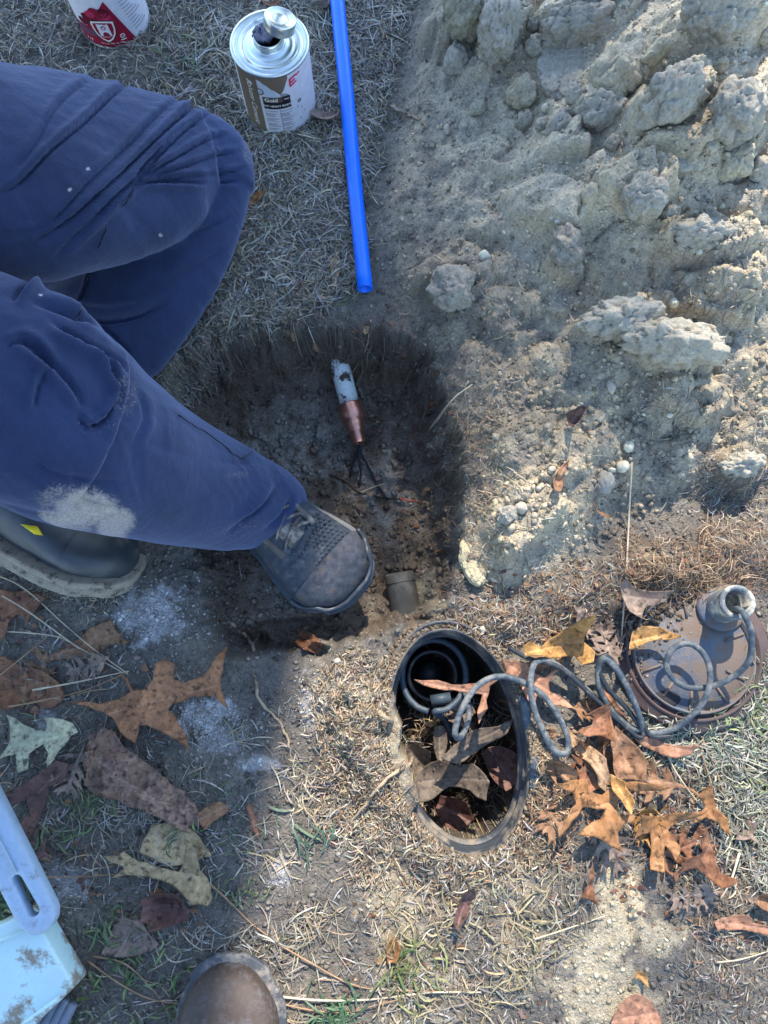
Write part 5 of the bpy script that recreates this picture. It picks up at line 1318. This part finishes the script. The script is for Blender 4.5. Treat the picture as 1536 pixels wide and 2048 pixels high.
CL = [(1130, 138, 66, 80, .020, 8, 'smooth flat slab of pale clay standing out near the top of the mound', cl1, .35), (1225, 165, 52, 45, .030, 20, 'crumbly cream clay clod directly right of the flat slab', cl2, 0),
 (1205, 232, 58, 34, .026, -5, 'cracked clay clod touching the lower right of the flat slab', cl1, 0), (1340, 205, 70, 46, .034, -20, 'large overhanging clay clod with a white crust, right of the cream clod', cl1, 0),
 (1462, 330, 42, 34, .026, 15, 'yellowish lumpy clod at the right, topmost of the yellow ones', cl2, 0), (1350, 300, 80, 22, .014, 6, 'flat smeared clay flake in the middle right of the mound', cl1, .3),
 (1470, 230, 60, 50, .028, 10, 'rounded buff clod at the right edge above the yellowish one', cl1, 0), (1000, 55, 46, 62, .034, 15, 'tall ragged clod at the top left of the mound', cl1, 0),
 (925, 40, 52, 48, .030, 40, 'mossy grey-green clod at the mound\'s top left corner', (.26, .25, .18), 0), (1180, 18, 100, 30, .030, -8, 'long pale clod cut by the top edge above the slab', cl1, 0),
 (1430, 45, 80, 46, .032, 12, 'big broken clod in the top right corner', cl1, 0), (1130, 500, 34, 42, .024, 0, 'brownish rounded knob on the lower slope of the mound', cl3, 0),
 (1240, 640, 84, 36, .024, -4, 'long rounded clod above the pale hump', cl1, 0), (1345, 690, 106, 42, .028, 10, 'pale humped clod, largest on the lower slope', (.40, .37, .29), 0),
 (1480, 930, 46, 26, .018, -10, 'grey clay lump by the right edge above the roots', cl1, 0), (945, 1128, 24, 44, .014, -18, 'pale yellow clay lump pressed onto the right rim of the hole', (.55, .48, .28), .4),
 (1275, 420, 48, 40, .024, 30, 'clay lump with small cracks in the centre of the mound', cl1, 0), (905, 575, 52, 46, .020, 0, 'soft rounded lump at the lower left of the mound', cl3, 0),
 (1400, 470, 70, 30, .020, 8, 'ledge-like clod in the right middle of the mound', cl1, 0), (1015, 1030, 22, 18, .010, -30, 'knobbly clay crumb cluster near the lower mound edge', cl1, 0), (1045, 190, 36, 30, .018, 0, 'small grainy clod just left of the flat slab', cl2, 0)]
for i, (u, v, a, b, hg, an, lb, cc_, ft) in enumerate(CL):
    rock('clay_clod', u, v, a, b, hg, an, lb, 'clay clod', cc_, 'clods of dug clay on the mound', seed=i + 1, rough_=.30 if not ft else .14, sub=5, flat_top=ft)
used_ = set()
def lump_label(q_):
    d = [math.hypot(q_[0] - c[0], q_[1] - c[1]) for c in CL]; j = int(np.argmin(d)); c = CL[j]
    if d[j] < c[2] * .8: return None
    a_ = math.atan2(c[1] - q_[1], q_[0] - c[0]); k = int(round(a_ / (math.pi / 4))) % 8
    w_ = ['right of', 'up and right of', 'above', 'up and left of', 'left of', 'down and left of', 'below', 'down and right of'][k]
    if (j, k) in used_: return None
    used_.add((j, k)); words = c[6].split()
    nm_ = c[6].split(',')[0]; nm_ = ' '.join(nm_.split()[:9])
    for cut in (' at the', ' on the', ' near the', ' in the', ' directly', ' touching', ' standing', ' just', ' above', ' with', ' cut', ' by', ' pressed'):
        if cut in nm_ and len(nm_.split(cut)[0].split()) >= 3 and cut != ' at the' and cut != ' in the': nm_ = nm_.split(cut)[0]
    return ' '.join(('clay lump ' + w_ + ' the ' + nm_).split()[:16])
for i in range(70):
    q_ = inpoly_px([(860, -30), (1560, -30), (1560, 440), (1300, 520), (1100, 330), (930, 260)], 1)[0]; a = 14 + 26 * random.random() ** 2
    lab_ = lump_label(q_)
    if lab_ is None: continue
    rock('clay_clod', q_[0], q_[1], a, a * random.uniform(.6, 1), .0009 * a * random.uniform(.5, .8), random.uniform(0, 180), lab_, 'clay clod', random.choice((cl1, cl2, cl3, cl1)), 'small clay lumps between the big clods', seed=100 + i, rough_=.3, sub=4, up=.0002 * a)
PB = [(1346, 608, 11, 11, 'round cream pebble above the pale humped clod'), (1229, 606, 9, 6, 'half-buried cream pebble on the long rounded clod'), (1220, 776, 15, 9, 'oval whitish pebble in the gravelly middle right'), (1256, 894, 12, 10, 'round white pebble above the grey stone'),
 (1244, 934, 14, 12, 'white pebble touching the top of the grey stone'), (1222, 941, 9, 5, 'small white pebble left of the grey stone\'s top'), (1103, 941, 8, 9, 'little pale pebble beside the upright brown leaf'), (1076, 978, 6, 6, 'tiny pebble left of the grey stone'), (1042, 1017, 13, 12, 'round beige pebble by the crumb cluster'),
 (968, 515, 13, 13, 'yellow clay crumb on the open mound slope'), (893, 262, 8, 12, 'tan pebble near the short brown stick'), (1090, 218, 9, 9, 'cream crumb under the flat slab'), (1338, 832, 6, 6, 'tiny cream pebble in the right middle'), (1286, 830, 4, 4, 'smallest white pebble in the right middle'), (1398, 505, 8, 6, 'white chip on the ledge-like clod'), (1240, 705, 6, 6, 'pinkish pebble under the long rounded clod'),
 (675, 1323, 7, 7, 'small pale pebble left of the box top'), (965, 1258, 8, 6, 'grey pebble at the upper right rim of the box')]
for i, (u, v, a, b, lb) in enumerate(PB):
    rock('pebble', u, v, a, b, .0055 * (a + b) / 20, i * 37, lb, 'pebble', (.56, .53, .40) if 'cream' in lb or 'white' in lb or 'yellow' in lb else (.40, .36, .29), 'loose pebbles and crumbs on the spoil', seed=i + 40, rough_=.16, sub=3, up=.0025)
rock('stone', 1205, 968, 21, 25, .014, 20, 'angular grey stone on the lower mound', 'stone', (.26, .25, .22), None, seed=90, rough_=.2, sub=4, up=.006)

# ------------------------------------------------------------------ uncountable stuff, one object each
def px_to_xy(q):
    z = np.zeros(len(q)); c, s = math.cos(PITCH), math.sin(PITCH)
    dx, dy = (q[:, 0] - 768) / FPX, (1024 - q[:, 1]) / FPX
    wy, wz = dy * c + s, dy * s - c
    for _ in range(5):
        t = (z - CAM_H) / wz; x, y = dx * t, wy * t; z = .5 * z + .5 * hz(x, y)
    return x, y
def hsurf(x, y):
    """ground, or what lies on it there (lid plate, box rim)"""
    g = hz(x, y); dl = np.hypot(x - lc.x, y - lc.y); b_ = boxr(x, y)[0]
    g = np.where(dl < lr * .98, np.maximum(g, .0085 + .002 * (dl < lr * .76)), g)
    return np.where((b_ > .965) & (b_ < 1.07), np.maximum(g, .0065), g)
def blades(specs, name, mat, K=5, kind='stuff', keepout=True):
    """ribbons lying on the ground; specs: (poly px, n, (len lo, hi), width, palette, lift, curl)"""
    VV, FF, CC = [], [], []; base = 0
    for poly, n, (l0, l1), wd, pal, lift, curl in specs:
        q = inpoly_px(poly, n)
        # clump: pull towards tuft centres
        tuf = q[rng.integers(0, n, max(3, n // 30))]; tsel = tuf[rng.integers(0, len(tuf), n)]
        k = rng.random(n) < .45; q[k] = tsel[k] + rng.normal(0, 16, (k.sum(), 2))
        x, y = px_to_xy(q); ok = (boxr(x, y)[0] > (.975 if keepout else 0)); x, y = x[ok], y[ok]; n = len(x)
        ph = rng.uniform(0, 2 * math.pi, n); L = l0 * (l1 / l0) ** rng.random(n); w_ = wd * rng.uniform(.55, 1.25, n); kap = rng.normal(0, curl, n)
        kk = np.arange(K)[None] / (K - 1)
        th = ph[:, None] + kap[:, None] * (kk - .5) * 2
        dx = np.cos(th); dy = np.sin(th); step = (L / (K - 1))[:, None]
        X_ = x[:, None] + np.cumsum(dx * step, 1) - (L / 2)[:, None] * np.cos(ph)[:, None]; Y_ = y[:, None] + np.cumsum(dy * step, 1) - (L / 2)[:, None] * np.sin(ph)[:, None]
        g = hsurf(X_, Y_); gm = g.mean(1, keepdims=True)
        arch = rng.uniform(.0, 1, (n, 1)) * lift; ts = rng.normal(0, 1, (n, 1)) * lift * .5
        Z_ = np.maximum(g * .55 + gm * .45 + .0006, g + .0005) + arch * (1 - (2 * kk - 1) ** 2 * .6) + np.abs(ts * (kk - .3)) + .0004
        tp = np.sin(np.clip(kk * .9 + .1, 0, 1) * math.pi) ** .5 * .5; roll = rng.uniform(-.9, .9, n)[:, None]
        nxv, nyv = -dy, dx; hwid = w_[:, None] * tp
        A1 = np.stack([X_ + nxv * hwid, Y_ + nyv * hwid, Z_ + hwid * roll], -1); A2 = np.stack([X_ - nxv * hwid, Y_ - nyv * hwid, Z_ - hwid * roll], -1)
        M = np.stack([A1, A2], 2).reshape(n, K * 2, 3)
        pal = np.array(pal) * .76; c = pal[rng.integers(0, len(pal), n)] * rng.uniform(.55, 1.25, (n, 1)) * rng.normal(1, .05, (n, 3))
        c = np.clip(c, .01, .8)
        VV.append(M.reshape(-1, 3)); CC.append(np.repeat(c, K * 2, 0))
        i0 = base + np.arange(n)[:, None] * (K * 2) + np.arange(K - 1)[None] * 2
        FF.append(np.stack([i0, i0 + 1, i0 + 3, i0 + 2], -1).reshape(-1, 4)); base += n * K * 2
    o = mesh_obj(name, np.vstack(VV), np.vstack(FF), mat, colors=np.vstack(CC)); o['kind'] = kind; return o
M_bl = attr_mat('dry_blade', .6, .35, fine=250, bump=.0)
redr = [(.22, .12, .07), (.14, .08, .05), (.30, .17, .10)]
straw = [(.46, .40, .29), (.38, .33, .25), (.28, .24, .18), (.52, .48, .38), (.33, .31, .27), (.20, .165, .12), (.42, .33, .2)]
greyst = [(.38, .37, .34), (.26, .25, .22), (.16, .145, .12), (.46, .45, .42), (.31, .27, .2)]
rooty = [(.36, .25, .15), (.25, .165, .10), (.45, .33, .20), (.16, .10, .065), (.5, .4, .27)]
green = [(.10, .17, .06), (.16, .23, .08), (.08, .14, .07), (.22, .27, .12)]
LAWN = [(-60, -80), (845, -80), (800, 120), (770, 260), (745, 420), (720, 560), (640, 640), (470, 660), (330, 760), (280, 830), (60, 760), (-60, 500)]
LAWN2 = [(330, 60), (850, -40), (790, 120), (700, 420), (560, 640), (430, 640), (520, 400), (510, 260), (440, 180)]
blades([(LAWN, 14000, (.008, .030), .0014, straw + greyst, .008, .18), (LAWN2, 13000, (.006, .024), .0015, straw + greyst + [(.09,.08,.06)], .007, .25),
        (LAWN2, 900, (.022, .05), .0016, [(.52, .47, .36), (.45, .42, .36), (.5, .5, .46)], .010, .25), (LAWN, 500, (.022, .05), .0016, [(.52, .47, .36), (.45, .42, .36), (.5, .5, .46)], .010, .25), ([(-40, 1200), (700, 1500), (720, 2060), (-40, 2060)], 260, (.02, .05), .0013, [(.45, .40, .3), (.38, .3, .2)], .006, .3), ([(440, 380), (700, 280), (720, 560), (600, 620), (380, 640)], 3500, (.008, .026), .0016, straw, .005, .5),
        ([(700, 1640), (1180, 1690), (1190, 1800), (1130, 1900), (1080, 2060), (720, 2060), (730, 1800)], 1100, (.006, .03), .0014, straw + greyst, .007, .35),
        ([(780, 1800), (1100, 1700), (1180, 1850), (1000, 2060), (800, 2060)], 250, (.015, .045), .0016, [(.38, .33, .19), (.4, .33, .2)], .010, .5),
        ([(1090, 1500), (1560, 1500), (1560, 2060), (1330, 2060), (1400, 1800), (1220, 1700)], 2400, (.005, .02), .0011, greyst + straw + redr, .005, .4),
        ([(1400, 1470), (1480, 1400), (1560, 1250), (1560, 1800), (1440, 1700)], 1900, (.012, .036), .0014, [(.38, .38, .32), (.30, .32, .25), (.22, .23, .17), (.42, .40, .31)], .012, .8),
        ([(1240, 1450), (1500, 1400), (1500, 1520), (1300, 1520)], 500, (.010, .03), .0017, [(.46, .47, .38), (.36, .38, .28)], .008, .8),
        ([(-40, 1200), (260, 1300), (700, 1500), (720, 2060), (-40, 2060)], 1500, (.006, .024), .0012, greyst, .004, .35),
        ([(100, 1600), (420, 1560), (420, 1720), (200, 1760), (80, 1720)], 150, (.02, .045), .0014, greyst + straw, .008, .8),
        ([(300, 1880), (620, 1820), (600, 1930), (380, 1940)], 150, (.02, .04), .0014, greyst + straw, .008, .6),
        ([(280, 620), (480, 560), (440, 760), (310, 860)], 1500, (.008, .026), .0014, straw + greyst, .005, .6),
        ([(560, 1480), (760, 1640), (720, 1700), (580, 1620)], 350, (.01, .035), .0014, straw, .006, .8),
        ([(760, 520), (1500, 500), (1536, 900), (1300, 1100), (1000, 1180), (930, 900)], 550, (.008, .03), .0012, straw + greyst, .004, .4)], 'dry_grass', M_bl)
blades([([(150, 1840), (400, 1830), (380, 2060), (140, 2060)], 130, (.012, .03), .0026, green, .010, .8), ([(-20, 1700), (60, 1740), (60, 1830), (-20, 1840)], 160, (.015, .035), .0032, green, .012, .6),
        ([(780, 1850), (900, 1860), (880, 2000), (760, 2040)], 70, (.012, .035), .0022, [(.16, .22, .07), (.25, .27, .10)], .010, .6), ([(620, 1990), (730, 1960), (700, 2060), (600, 2060)], 40, (.02, .05), .0026, [(.10, .2, .10)], .012, .5),
        ([(1400, 1430), (1560, 1300), (1560, 1600), (1420, 1540)], 160, (.015, .035), .0024, [(.2, .27, .12), (.3, .36, .16)], .012, .8), ([(560, 1600), (660, 1630), (640, 1720), (560, 1700)], 14, (.03, .05), .0026, [(.07, .14, .09)], .010, .6),
        ([(300, 90), (470, 60), (460, 200), (330, 140)], 30, (.015, .035), .0028, [(.12, .2, .14), (.16, .2, .1)], .01, .5), ([(300, 1560), (520, 1500), (560, 1800), (300, 1780)], 60, (.01, .03), .0018, green, .008, .6), ([(60, 1400), (260, 1560), (220, 1700), (60, 1700)], 100, (.012, .03), .0018, green, .008, .6),
        ([(520, 420), (720, 420), (700, 620), (500, 620)], 60, (.01, .02), .0014, green, .006, .5)], 'green_grass', attr_mat('green_blade', .55, .4, fine=200, bump=0))
blades([([(620, 1370), (700, 1290), (800, 1330), (770, 1420), (820, 1500), (830, 1620), (760, 1680), (650, 1600)], 3800, (.004, .016), .0012, rooty + straw, .008, .5),
        ([(690, 1600), (830, 1600), (960, 1710), (1080, 1640), (1130, 1720), (900, 1800), (700, 1760)], 1100, (.005, .022), .0013, rooty + straw, .006, .4),
        ([(880, 1230), (1060, 1150), (1250, 1100), (1250, 1280), (1040, 1300), (930, 1290)], 1400, (.005, .018), .0010, rooty + redr + greyst, .006, .5),
        ([(1230, 1080), (1560, 1050), (1560, 1180), (1420, 1190), (1260, 1210)], 1300, (.008, .036), .0008, redr + rooty, .010, .9),
        ([(1400, 930), (1560, 880), (1560, 1080), (1420, 1100)], 400, (.010, .036), .0008, greyst + rooty, .010, 1.2),
        ([(300, 700), (520, 640), (860, 650), (900, 800), (840, 830), (600, 760), (340, 860)], 700, (.006, .030), .0006, redr + [(.05, .04, .03), (.08, .06, .045), (.2, .16, .12)], .010, 1.3),
        ([(420, 690), (860, 680), (900, 760), (600, 770), (400, 790)], 70, (.03, .08), .0013, [(.22, .17, .12), (.12, .09, .065)], .016, .9),
        ([(880, 780), (935, 880), (925, 1120), (890, 1100), (880, 880)], 60, (.02, .06), .0012, [(.26, .2, .14), (.14, .1, .07)], .014, .9),
        ([(380, 800), (900, 760), (920, 1200), (640, 1280), (420, 1280)], 900, (.005, .028), .0008, redr + [(.09, .07, .05), (.18, .16, .13), (.30, .27, .22)], .005, .6),
        ([(900, 820), (1000, 820), (1010, 1180), (920, 1180)], 600, (.006, .022), .0010, rooty + straw, .008, .5),
        ([(1080, 1480), (1150, 1600), (1130, 1720), (1020, 1720), (1070, 1600)], 500, (.006, .024), .0011, rooty, .008, .5),
        ([(0, 1040), (180, 1170), (260, 1210), (160, 1215), (0, 1120)], 700, (.008, .024), .0011, straw + greyst, .008, .9)], 'root_fibres', M_bl)
blades([([(790, 1400), (1040, 1400), (1060, 1600), (940, 1690), (830, 1640)], 700, (.006, .03), .0012, rooty + redr + greyst, .012, .6)], 'box_debris', M_bl, keepout=False)
EVERY = [(-60, -60), (1600, -60), (1600, 2100), (-60, 2100)]
# short chaff that takes the colour of the soil it lies on
def chaff(n, name):
    q = rng.uniform((-60, -60), (1600, 2100), (n, 2)); x, y = px_to_xy(q); ok = boxr(x, y)[0] > .97; x, y = x[ok], y[ok]; n = len(x)
    return x, y, n
# soil crumbs and clay crumbs
OC = np.array([(1, 0, 0), (0, 1, 0), (-1, 0, 0), (0, -1, 0), (0, 0, 1), (0, 0, -1), (.65, .65, .3), (-.65, .65, .3), (-.65, -.65, .3), (.65, -.65, .3)], float)
OF = np.array([(4, 0, 6), (4, 6, 1), (4, 1, 7), (4, 7, 2), (4, 2, 8), (4, 8, 3), (4, 3, 9), (4, 9, 0), (6, 0, 5), (1, 6, 5), (7, 1, 5), (2, 7, 5), (8, 2, 5), (3, 8, 5), (9, 3, 5), (0, 9, 5)])
def crumbs(x, y, r, name, mat, cmul=(.7, 1.4), flatten=.75, colr=None):
    n = len(x); g = hsurf(x, y); base = hc(x, y) if colr is None else np.tile(np.array(colr), (n, 1))
    v = OC[None] * r[:, None, None] * rng.uniform(.7, 1.25, (n, 10, 1)) * np.array([1, 1, flatten]) * rng.uniform(.7, 1.3, (n, 1, 3))
    a = rng.uniform(0, 6.28, n); c, s = np.cos(a), np.sin(a)
    vx = v[..., 0] * c[:, None] - v[..., 1] * s[:, None] + x[:, None]; vy = v[..., 0] * s[:, None] + v[..., 1] * c[:, None] + y[:, None]
    vz = v[..., 2] + g[:, None] + r[:, None] * .25
    cc = np.clip(base * rng.uniform(*cmul, (n, 1)), .015, .6)
    F = (OF[None] + (np.arange(n) * 10)[:, None, None]).reshape(-1, 3)
    o = mesh_obj(name, np.stack([vx, vy, vz], -1).reshape(-1, 3), F, mat, colors=np.repeat(cc, 10, 0), smooth=False); o['kind'] = 'stuff'; return o
x, y, n = chaff(42000, ''); wgt = rng.random(n)
r_ = .0007 + .0030 * rng.random(n) ** 5
crumbs(x, y, r_, 'soil_crumbs', attr_mat('crumb', .9, .2, fine=500), (.45, 1.9))
q = inpoly_px([(800, -40), (1600, -40), (1600, 950), (1350, 1000), (1130, 1150), (950, 1180), (930, 950), (900, 760), (790, 600), (760, 400)], 4500); x, y = px_to_xy(q)
crumbs(x, y, .0007 + .0035 * rng.random(len(x)) ** 6, 'clay_crumbs', attr_mat('clay_crumb', .9, .2, fine=400), (.85, 1.35))
q = inpoly_px([(960, 760), (1340, 740), (1400, 900), (1250, 1080), (1000, 1150), (950, 1000)], 1600); x, y = px_to_xy(q[:900])
crumbs(x, y, .0010 + .0050 * rng.random(len(x)) ** 5, 'gravelly_spoil', attr_mat('clay_crumb', .9, .2, fine=400), (1.0, 1.6), .9)
q = np.vstack([rng.normal((u, v), (a, b), (n, 2)) for u, v, a, b, n in [(300, 1225, 55, 42, 1500), (420, 1435, 35, 20, 800), (445, 1480, 28, 18, 350), (555, 1745, 15, 16, 200), (130, 1770, 26, 26, 200), (620, 1400, 22, 36, 250)]]); x, y = px_to_xy(q)
crumbs(x, y, .0005 + .0018 * rng.random(len(x)) ** 4, 'chalky_grains', attr_mat('chalk', .95, .1, fine=500), (.6, 1.2), .6, (.36, .355, .345))
q = np.vstack([inpoly_px([(1250, 1120), (1440, 1110), (1400, 1190), (1330, 1230), (1260, 1300), (1230, 1250)], 1500), inpoly_px([(1240, 1120), (1540, 1120), (1540, 1480), (1240, 1480)], 250)]); x, y = px_to_xy(q)
crumbs(x, y, .0006 + .0030 * rng.random(len(x)) ** 4, 'lid_dirt', attr_mat('dirt', .95, .1, fine=500), (.6, 1.4), .7, (.10, .08, .06))
aa = rng.uniform(0, 6.28, 11000); k_ = rng.uniform(.965, 1.12, 11000); sel = (.5 + .5 * np.sin(aa * 3 + 1) + rng.random(11000)) > .7; aa, k_ = aa[sel], k_[sel]
bx2, by2 = BXB * k_ * np.cos(aa), BXA * k_ * np.sin(aa); x = BXC.x + bx2 * math.cos(BXT) - by2 * math.sin(BXT); y = BXC.y + bx2 * math.sin(BXT) + by2 * math.cos(BXT)
crumbs(x, y, .0006 + .0028 * rng.random(len(x)) ** 3.5, 'rim_dirt', attr_mat('dirt2', .95, .1, fine=500), (.6, 1.5), .7, (.17, .135, .095))
q = inpoly_px([(420, 780), (880, 760), (910, 1180), (640, 1270), (430, 1250)], 1500); x, y = px_to_xy(q)
crumbs(x, y, .0010 + .0055 * rng.random(len(x)) ** 4, 'hole_clods', attr_mat('dirt3', .8, .3, fine=400), (.7, 1.3), .8)
# leaf litter: little torn scraps
q = np.vstack([inpoly_px([(1080, 1440), (1480, 1500), (1536, 1900), (1300, 1850), (1120, 1700)], 500), inpoly_px([(-20, 1200), (300, 1300), (420, 1900), (60, 1800), (-20, 1600)], 350), inpoly_px([(560, 640), (900, 640), (940, 1150), (620, 1200)], 160), inpoly_px([(640, 1500), (1150, 1700), (1100, 2040), (660, 2040)], 200), inpoly_px([(900, 1150), (1400, 1100), (1280, 1280), (1000, 1300)], 220)])
x, y = px_to_xy(q); ok = boxr(x, y)[0] > 1.02; x, y = x[ok], y[ok]; n = len(x)
r_ = .0016 + .0050 * rng.random(n) ** 2.5; K = 6
aa = np.linspace(0, 2 * math.pi, K, endpoint=False)[None] + rng.uniform(0, 6.28, (n, 1)); rr = r_[:, None] * rng.uniform(.35, 1.3, (n, K))
vx = x[:, None] + rr * np.cos(aa); vy = y[:, None] + rr * np.sin(aa) * .7
vz = np.maximum(hz(vx, vy), hz(x, y)[:, None]) + .001 + rr * rng.uniform(-.3, .6, (n, K)).clip(0)
pal = np.array([C['brown'], C['rust'], C['dull'], C['tan'], C['wine']]); cc = pal[rng.integers(0, 5, n)] * rng.uniform(.5, 1.2, (n, 1))
i0 = np.arange(n)[:, None] * K; F = np.vstack([np.hstack([i0, i0 + 1, i0 + 2, i0 + 3]), np.hstack([i0, i0 + 3, i0 + 4, i0 + 5])])
o = mesh_obj('leaf_litter', np.stack([vx, vy, vz], -1).reshape(-1, 3), F, M_leaf, colors=np.repeat(cc, K, 0)); o['kind'] = 'stuff'

# ------------------------------------------------------------------ unseen pine, added so its trunk shades the left half
TY = 3.6; TXc = -.05 + TY * math.tan(SUN_AZ) - .36
tr = empty('pine_tree', (TXc, TY, 0), 'pine tree outside the picture whose trunk shades the left half of the ground', 'tree')
M_bark = plain('pine_bark', (.16, .11, .08), .9, .1, grime=(.07, .05, .04), gs=9, gth=(.45, .6), bump=.8)
tk = [(0, 0, -.1), (.0, 0, .5), (-.01, 0, 2.0), (.0, .0, 4.0), (.05, .05, 6.5), (.0, .1, 9)]
tv, tf = tube(catmull(tk, 8), np.interp(np.linspace(0, 1, 41), [0, .08, .5, 1], [.42, .37, .34, .08]), 40)
tv = [(p[0] * (1 + .012 * math.sin(k * 7.3 + p[2] * 9)), p[1] * (1 + .012 * math.cos(k * 3.1 + p[2] * 5)), p[2]) for k, p in enumerate(tv)]
tb = MB().add(tv, tf)
ends = []
def limb_(p0, p1, r0):
    mid = (Vector(p0) + Vector(p1)) / 2 + Vector((0, 0, .08)); tb.add(*tube(catmull([tuple(p0), tuple(mid), tuple(p1)], 5), np.linspace(r0, r0 * .3, 11), 8)); return mid
for k in range(26):
    a = k * 2.4; z = 5.2 + 3.6 * k / 26; L = 2.3 * (1 - .6 * k / 26); p1 = (math.cos(a) * L, math.sin(a) * L, z + .4)
    limb_((0, 0, z), p1, .05); ends += [Vector(p1) * s + Vector((0, 0, z * (1 - s))) for s in (.45, .6, .75, .9, 1.0)]
# unseen low bough, added and thickened to dapple and shade the mound
bough = []
for x1, y1, z1 in [(.50, .10, 2.55), (.75, -.05, 2.85), (1.05, .10, 3.0), (1.25, -.1, 2.7), (.9, .25, 2.4), (.42, .05, 2.75), (.50, .1, 3.1), (.40, -.05, 3.35), (.62, .0, 3.3), (.34, .1, 2.45)]:
    m_ = limb_((.25, 0, 2.3 + .3 * (z1 - 2.4)), (x1, y1, z1), .022); bough += [Vector((x1, y1, z1)), m_ * .5 + Vector((x1, y1, z1)) * .5, Vector(m_)]
tb.obj('trunk', M_bark, tr)
def needles(pts, n_each, rad, L, wd):
    VV, FF = [], []; i = 0
    for p in pts:
        c = rng.normal(0, rad, (n_each, 3)) + np.array(p); d = rng.normal(0, 1, (n_each, 3)); d /= np.linalg.norm(d, axis=1)[:, None]; sd_ = np.cross(d, rng.normal(0, 1, (n_each, 3))); sd_ /= np.linalg.norm(sd_, axis=1)[:, None]
        q = np.stack([c - sd_ * wd, c + sd_ * wd, c + d * L + sd_ * wd * .3, c + d * L - sd_ * wd * .3], 1).reshape(-1, 3); VV.append(q)
        FF.append((np.arange(n_each)[:, None] * 4 + np.arange(4)[None]) + i); i += n_each * 4
    return np.vstack(VV), np.vstack(FF)
v1, f1 = needles(ends, 160, .22, .16, .006); v2, f2 = needles(bough[:15], 45, .085, .12, .0035)
v3, f3 = needles(bough[15:], 170, .085, .12, .0035)
mesh_obj('crown', np.vstack([v1, v2, v3]), np.vstack([f1, f2 + len(v1), f3 + len(v1) + len(v2)]), plain('pine_needles', (.05, .09, .03), .6, bump=0), tr)
